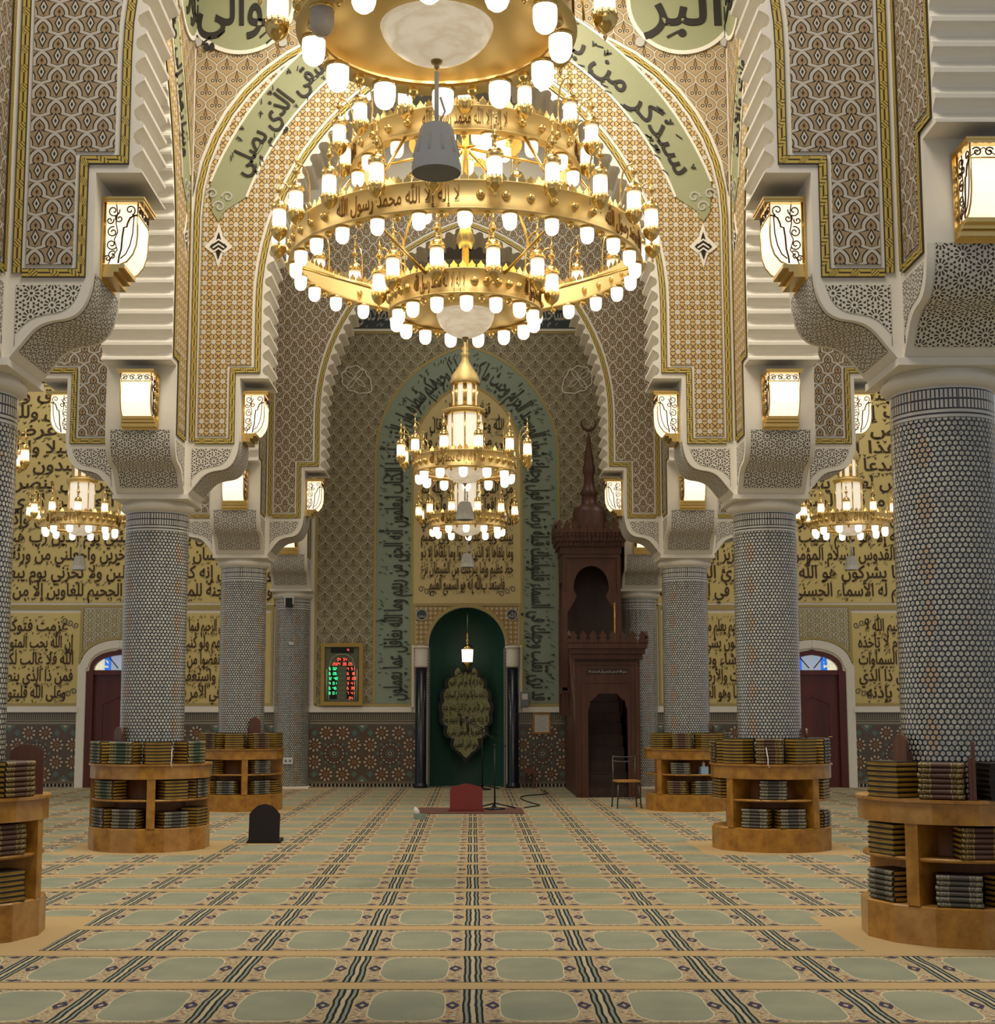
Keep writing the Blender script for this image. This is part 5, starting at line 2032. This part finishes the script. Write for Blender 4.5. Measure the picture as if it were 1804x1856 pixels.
for sd in (-1, 1):
    tw_.box((tcx + sd * (thw - 0.05), tyc, (zc0 + za - 0.3) / 2), (0.10, 1.0, zc0 - za + 0.3))
    for yy in (-0.48, 0.48):
        tw_.box((tcx + sd * (thw - 0.05), tyc + yy, 2.6), (0.12, 0.12, 2.2))
tw_.strip([(tcx - thw + 0.05, za - 0.5), (tcx - thw + 0.05, zc0 - 0.06), (tcx + thw - 0.05, zc0 - 0.06), (tcx + thw - 0.05, za - 0.5)], 0.05, tyc - 0.58, 0.03)
tw_.box((tcx, tyc + 0.45, (1.7 + zc0) / 2), (2 * thw - 0.1, 0.08, zc0 - 1.7), mi=1)
tw_.box((tcx, tyc, 2.0), (2 * thw, 1.1, 0.12), mi=0)
tw_.build('tower', ['minbar_wood', 'minbar_dark'], mn)
rail = MB().tube([(tcx + thw - 0.13, tyc - 0.56, 2.0), (tcx + thw - 0.13, tyc - 0.56, za - 0.75)], 0.02, 8)
rail.build('guard_rail', 'burl_wood', mn)
cp = MB()
zz = zc0
for k, (e, h_) in enumerate(((0.02, 0.14), (0.07, 0.10), (0.11, 0.10), (0.13, 0.09))):
    cp.box((tcx, tyc, zz + h_ / 2), (2 * (thw + e), 1.1 + 2 * e, h_))
    if k:
        for j in range(18):
            cp.box((tcx - thw - e + 2 * (thw + e) * (j + .5) / 18, tyc - 0.57 - e, zz + h_ / 2), (0.03, 0.03, h_ * 0.85))
    zz += h_
crenels(cp, tcx - thw - 0.14, tcx + thw + 0.14, tyc - 0.68, zz - 0.01, 0.26, 9)
for sd in (-1, 1):
    crenels(cp, 0, 1.3, 0, zz - 0.01, 0.26, 8, M=T((tcx + sd * (thw + 0.13), tyc - 0.65, 0)) @ RZ(pi / 2))
cp.build('canopy', 'minbar_wood', mn)
zd = zz
zm = at(1066, 775, 29.5)[1]
def zpx(y): return at(1066, y, 29.5)[1]
dm = MB().lathe([(r, zd - 0.02 if y is None else zpx(y)) for r, y in ((0.37, None), (0.345, 930), (0.31, 921), (0.17, 916), (0.15, 904), (0.155, 899), (0.20, 895), (0.14, 888), (0.105, 877), (0.10, 862), (0.13, 856), (0.13, 847), (0.098, 841), (0.105, 832), (0.065, 815), (0.045, 803), (0.055, 799), (0.03, 790), (0.0, 782))], 20, M=T((tcx + 0.02, tyc, 0)), cap=False)
dm.build('spire', 'minbar_wood', mn)
P = [(tcx + 0.02 + 0.15 * cos(a), tyc, zpx(772) + 0.06 + 0.15 * sin(a)) for a in [rad(-215 + 250 * k / 16) for k in range(17)]]
MB().tube(P, [0.008 + 0.026 * sin(pi * k / 16) for k in range(17)], 8).build('crescent', 'minbar_wood', mn)

# ---------------------------------------------------------------- niche plaque and pendant
zl, zh = 0.44, 2.55
ROWS = [(2.42, .32), (2.20, .46), (1.93, .555), (1.66, .595), (1.41, .575), (1.15, .485), (0.88, .34)]


def plaque_outline(g):
    """lobed leaf: one scallop for each line of writing; g shrinks it all round"""
    R = [(0.0, zh - g * 1.5), (0.04, zh - 0.07 - g), (0.14 - g * .5, zh - 0.10 - g * .6)]
    lim = [2.52] + [(ROWS[i][0] + ROWS[i + 1][0]) / 2 for i in range(6)] + [0.75]
    for i, (z, w_) in enumerate(ROWS):
        for k in range(7):
            t_ = k / 6
            zz_ = lim[i] * (1 - t_) + lim[i + 1] * t_
            nb_ = (ROWS[i - 1][1] if i else .2) if t_ < .5 else (ROWS[i + 1][1] if i < 6 else .2)
            e_ = abs(t_ - .5) * 2
            x_ = w_ - (max(0, (w_ - nb_)) * .5 + 0.02) * e_ ** 2.2
            R.append((x_ - g, zz_))
    R += [(0.16 - g * .6, 0.68 + g * .5), (0.05, 0.56 + g), (0.0, zl + g * 2)]
    return [(x, z) for x, z in R] + [(-x, z) for x, z in R[::-1][1:-1]]


plq = thing('niche_plaque', 'black lobed plaque with cream writing hung in the green niche', 'plaque', (0.0, YD + 0.44, 0))
b = MB().prism(plaque_outline(0.0), 0.0, 0.06)
b.build('backing', 'plaque_black', plq)
b = MB().prism(plaque_outline(0.08), -0.02, 0.0)
face = b.build('face', 'plaque_olive', plq)
b = MB()
PQ = ['بسم الله الرحمن', 'الله لا إله إلا هو الحي القيوم', 'لا تأخذه سنة ولا نوم له ما في السماوات', 'وما في الأرض من ذا الذي يشفع عنده', 'إلا بإذنه يعلم ما بين أيديهم وما', 'خلفهم ولا يحيطون بشيء', 'وهو العلي العظيم']
for i, t_ in enumerate(PQ):
    z, hwid = ROWS[i]
    write(b, t_, -hwid + 0.10, hwid - 0.10, z - 0.05, 0.19, -0.022, th=0.008, res=2)
b.build('glyphs', 'black_ink', face)

pl = thing('pendant_lantern', 'small brass lantern glowing in the mouth of the niche', 'lantern', (0.03, YD + 0.12, 2.62))
g = MB().lathe([(0.0, 0.0), (0.11, 0.0), (0.125, 0.28), (0.0, 0.28)], 14, cap=False)
g.build('glass_shade', 'lamp_glass', pl)
g = MB().lathe([(0.0, -0.16), (0.02, -0.13), (0.03, -0.11), (0.10, -0.05), (0.115, 0.0), (0.10, 0.005)], 16, cap=False)
g.lathe([(0.13, 0.27), (0.135, 0.29), (0.10, 0.34), (0.04, 0.38), (0.02, 0.42), (0.05, 0.45), (0.015, 0.5), (0.03, 0.56), (0.012, 0.62)], 16, cap=False)
g.build('brass_mount', 'gold_metal', pl)
MB().tube([(0, 0, 0.6), (0, 0, NS + NR - 2.64)], 0.008, 6).build('chain', 'gold_metal', pl)

# ---------------------------------------------------------------- prayer time clock
(cx0, cz1), (cx1, cz0) = fw(583, 1166), fw(658, 1279)
ccx, cw, chh = (cx0 + cx1) / 2, cx1 - cx0, cz1 - cz0
ck = thing('prayer_time_clock', 'gilt framed prayer time clock with red and green digits', 'clock', (ccx, YD - 0.03, cz0))
b = MB()
b.strip([(-cw / 2 + .04, .04), (cw / 2 - .04, .04), (cw / 2 - .04, chh - .04), (-cw / 2 + .04, chh - .04)], 0.08, -0.09, 0.11, closed=True)
b.build('frame', 'clock_frame', ck)
b = MB().box((0, -0.02, chh / 2), (cw - 0.08, 0.04, chh - 0.08))
fc = b.build('face', 'clock_face', ck)
b = MB()
b.strip([(-cw * .30, chh * .10), (-cw * .30, chh * .64), (-cw * .24, chh * .76), (-cw * .1, chh * .82), (cw * .1, chh * .82), (cw * .24, chh * .76), (cw * .30, chh * .64), (cw * .30, chh * .10)], 0.02, -0.055, 0.02)
for sd in (-1, 1):
    b.tube([(sd * cw * .36, -0.05, chh * .10), (sd * cw * .36, -0.05, chh * .58)], 0.022, 8)
for i in range(7):
    b.box((0, -0.045, chh * (.59 - .078 * i)), (cw * .16, 0.01, 0.008))
b.build('ornament', 'clock_pillar', ck)
off = MB()
off.box((0, -0.045, chh * .885), (cw * .54, 0.012, chh * .085))
for sd in (-1, 1):
    off.box((sd * cw * .215, -0.045, chh * .37), (cw * .20, 0.012, chh * .52))
off.box((0, -0.045, chh * .74), (cw * .26, 0.012, chh * .055)).box((0, -0.045, chh * .665), (cw * .44, 0.012, chh * .055))
off.build('display_window', 'led_off', ck)
SEG = {'0': 'abcdef', '1': 'bc', '2': 'abged', '3': 'abgcd', '4': 'fgbc', '5': 'afgcd', '6': 'afgedc', '7': 'abc', '8': 'abcdefg', '9': 'abcdfg'}


def digits(b, txt, xc, zc, h_):
    w_ = h_ * 0.55
    st = w_ * 1.45
    x = xc - st * len(txt) / 2 + st / 2
    t = h_ * 0.14
    for ch_ in txt:
        for s_ in SEG.get(ch_, ''):
            c = {'a': (0, h_ / 2), 'g': (0, 0), 'd': (0, -h_ / 2), 'f': (-w_ / 2, h_ / 4), 'b': (w_ / 2, h_ / 4), 'e': (-w_ / 2, -h_ / 4), 'c': (w_ / 2, -h_ / 4)}[s_]
            d = (w_, 0.006, t) if s_ in 'agd' else (t, 0.006, h_ / 2)
            b.box((x + c[0], -0.055, zc + c[1]), d)
        if ch_ in '.:':
            b.box((x, -0.055, zc - h_ * .4), (t, 0.006, t))
        x += st
    return b


hh = chh * .040
for i, t_ in enumerate(('5 02', '6 26', '12 48', '4 01', '6 46', '8 01')):
    digits(MB(), t_, -cw * .215, chh * (.59 - .078 * i), hh).build('glyphs', 'led_green', ck)  # glowing segment digits of the prayer times
for i, t_ in enumerate(('4 51', '6 18', '12 28', '3 41', '6 39', '7 41')):
    digits(MB(), t_, cw * .215, chh * (.59 - .078 * i), hh).build('glyphs', 'led_red', ck)  # second column of segment digits
for t_, x_, z_ in (('24', cw * .215, chh * .12), ('04 54', 0, chh * .74), ('2024', -cw * .13, chh * .665), ('28.05', cw * .13, chh * .665), ('4', cw * .14, chh * .89)):
    digits(MB(), t_, x_, z_, hh).build('glyphs', 'led_red', ck)  # segment digits of the time and date

# ---------------------------------------------------------------- small things on the wall
x_, z_ = fw(982, 1311)
nt = thing('framed_notice', 'white notice in a thin brown frame between niche and pulpit', 'notice', (x_, YD - 0.03, z_))
MB().strip([(-.17, -.2), (.17, -.2), (.17, .2), (-.17, .2)], 0.04, -0.02, 0.03, closed=True).build('frame', 'burl_wood', nt)
pp = MB().box((0, -0.004, 0), (0.32, 0.01, 0.38)).build('sheet', 'paper', nt)
b = MB()
for i in range(9):
    b.box((0, -0.011, 0.14 - 0.035 * i), (0.26 if i % 3 else 0.18, 0.002, 0.006))
b.build('printed_lines', 'grey_plastic', pp)
x_, z_ = fw(951, 1267)
cbx = thing('wall_control_box', 'grey plastic control box on the wall right of the niche', 'control box', (x_, YD - 0.02, z_))
MB().box((0, -0.05, 0), (0.17, 0.10, 0.30)).build('casing', 'grey_plastic', cbx)
MB().box((0, -0.103, 0.05), (0.12, 0.008, 0.12)).build('cover_plate', 'white_plastic', cbx)
st = thing('low_wooden_stool', 'small dark wooden stool against the tiles right of the niche', 'stool', (fw(958, 1425)[0], YD - 0.25, 0))
MB().box((0, 0, 0.36), (0.24, 0.22, 0.10)).build('seat', 'stand_wood', st)
for i in (-1, 1):
    for j in (-1, 1):
        MB().box((i * 0.10, j * 0.09, 0.16), (0.03, 0.03, 0.32)).build('leg', 'stand_wood', st)
x_, z_ = at(525, 1093, YD - 0.4)
fd = thing('flood_lamp', 'small dark spotlight in a white bracket on the left half column', 'spotlight', (x_, YD - RCOL - 0.005, z_))
MB().box((0, -0.07, 0), (0.14, 0.13, 0.17)).build('lamp_body', 'black_plastic', fd)
b = MB().box((-0.085, -0.06, 0.02), (0.03, 0.12, 0.18)).box((0.085, -0.06, 0.04), (0.03, 0.12, 0.14)).box((0, -0.06, 0.12), (0.22, 0.13, 0.04))
b.build('bracket', 'white_plastic', fd)
x_, z_ = at(528, 1166, YD - 0.4)
sw = thing('wall_switch', 'small white switch with a pull on the left half column', 'switch', (x_, YD - RCOL, z_))
MB().box((0, -0.012, 0), (0.09, 0.035, 0.06)).build('plate', 'white_plastic', sw)
MB().box((0, -0.03, 0.03), (0.02, 0.01, 0.06)).build('lever', 'grey_plastic', sw)
x_, z_ = at(522, 1379, YD - 0.4)
so = thing('wall_socket', 'white socket box low on the left half column', 'socket', (x_, YD - RCOL, z_))
MB().box((0, -0.015, 0), (0.20, 0.045, 0.13)).build('plate', 'white_plastic', so)
b = MB()
for i in (-1, 1):
    b.box((i * 0.045, -0.04, 0), (0.05, 0.006, 0.05))
b.build('outlet', 'grey_plastic', so)

bpy.context.view_layer.update()
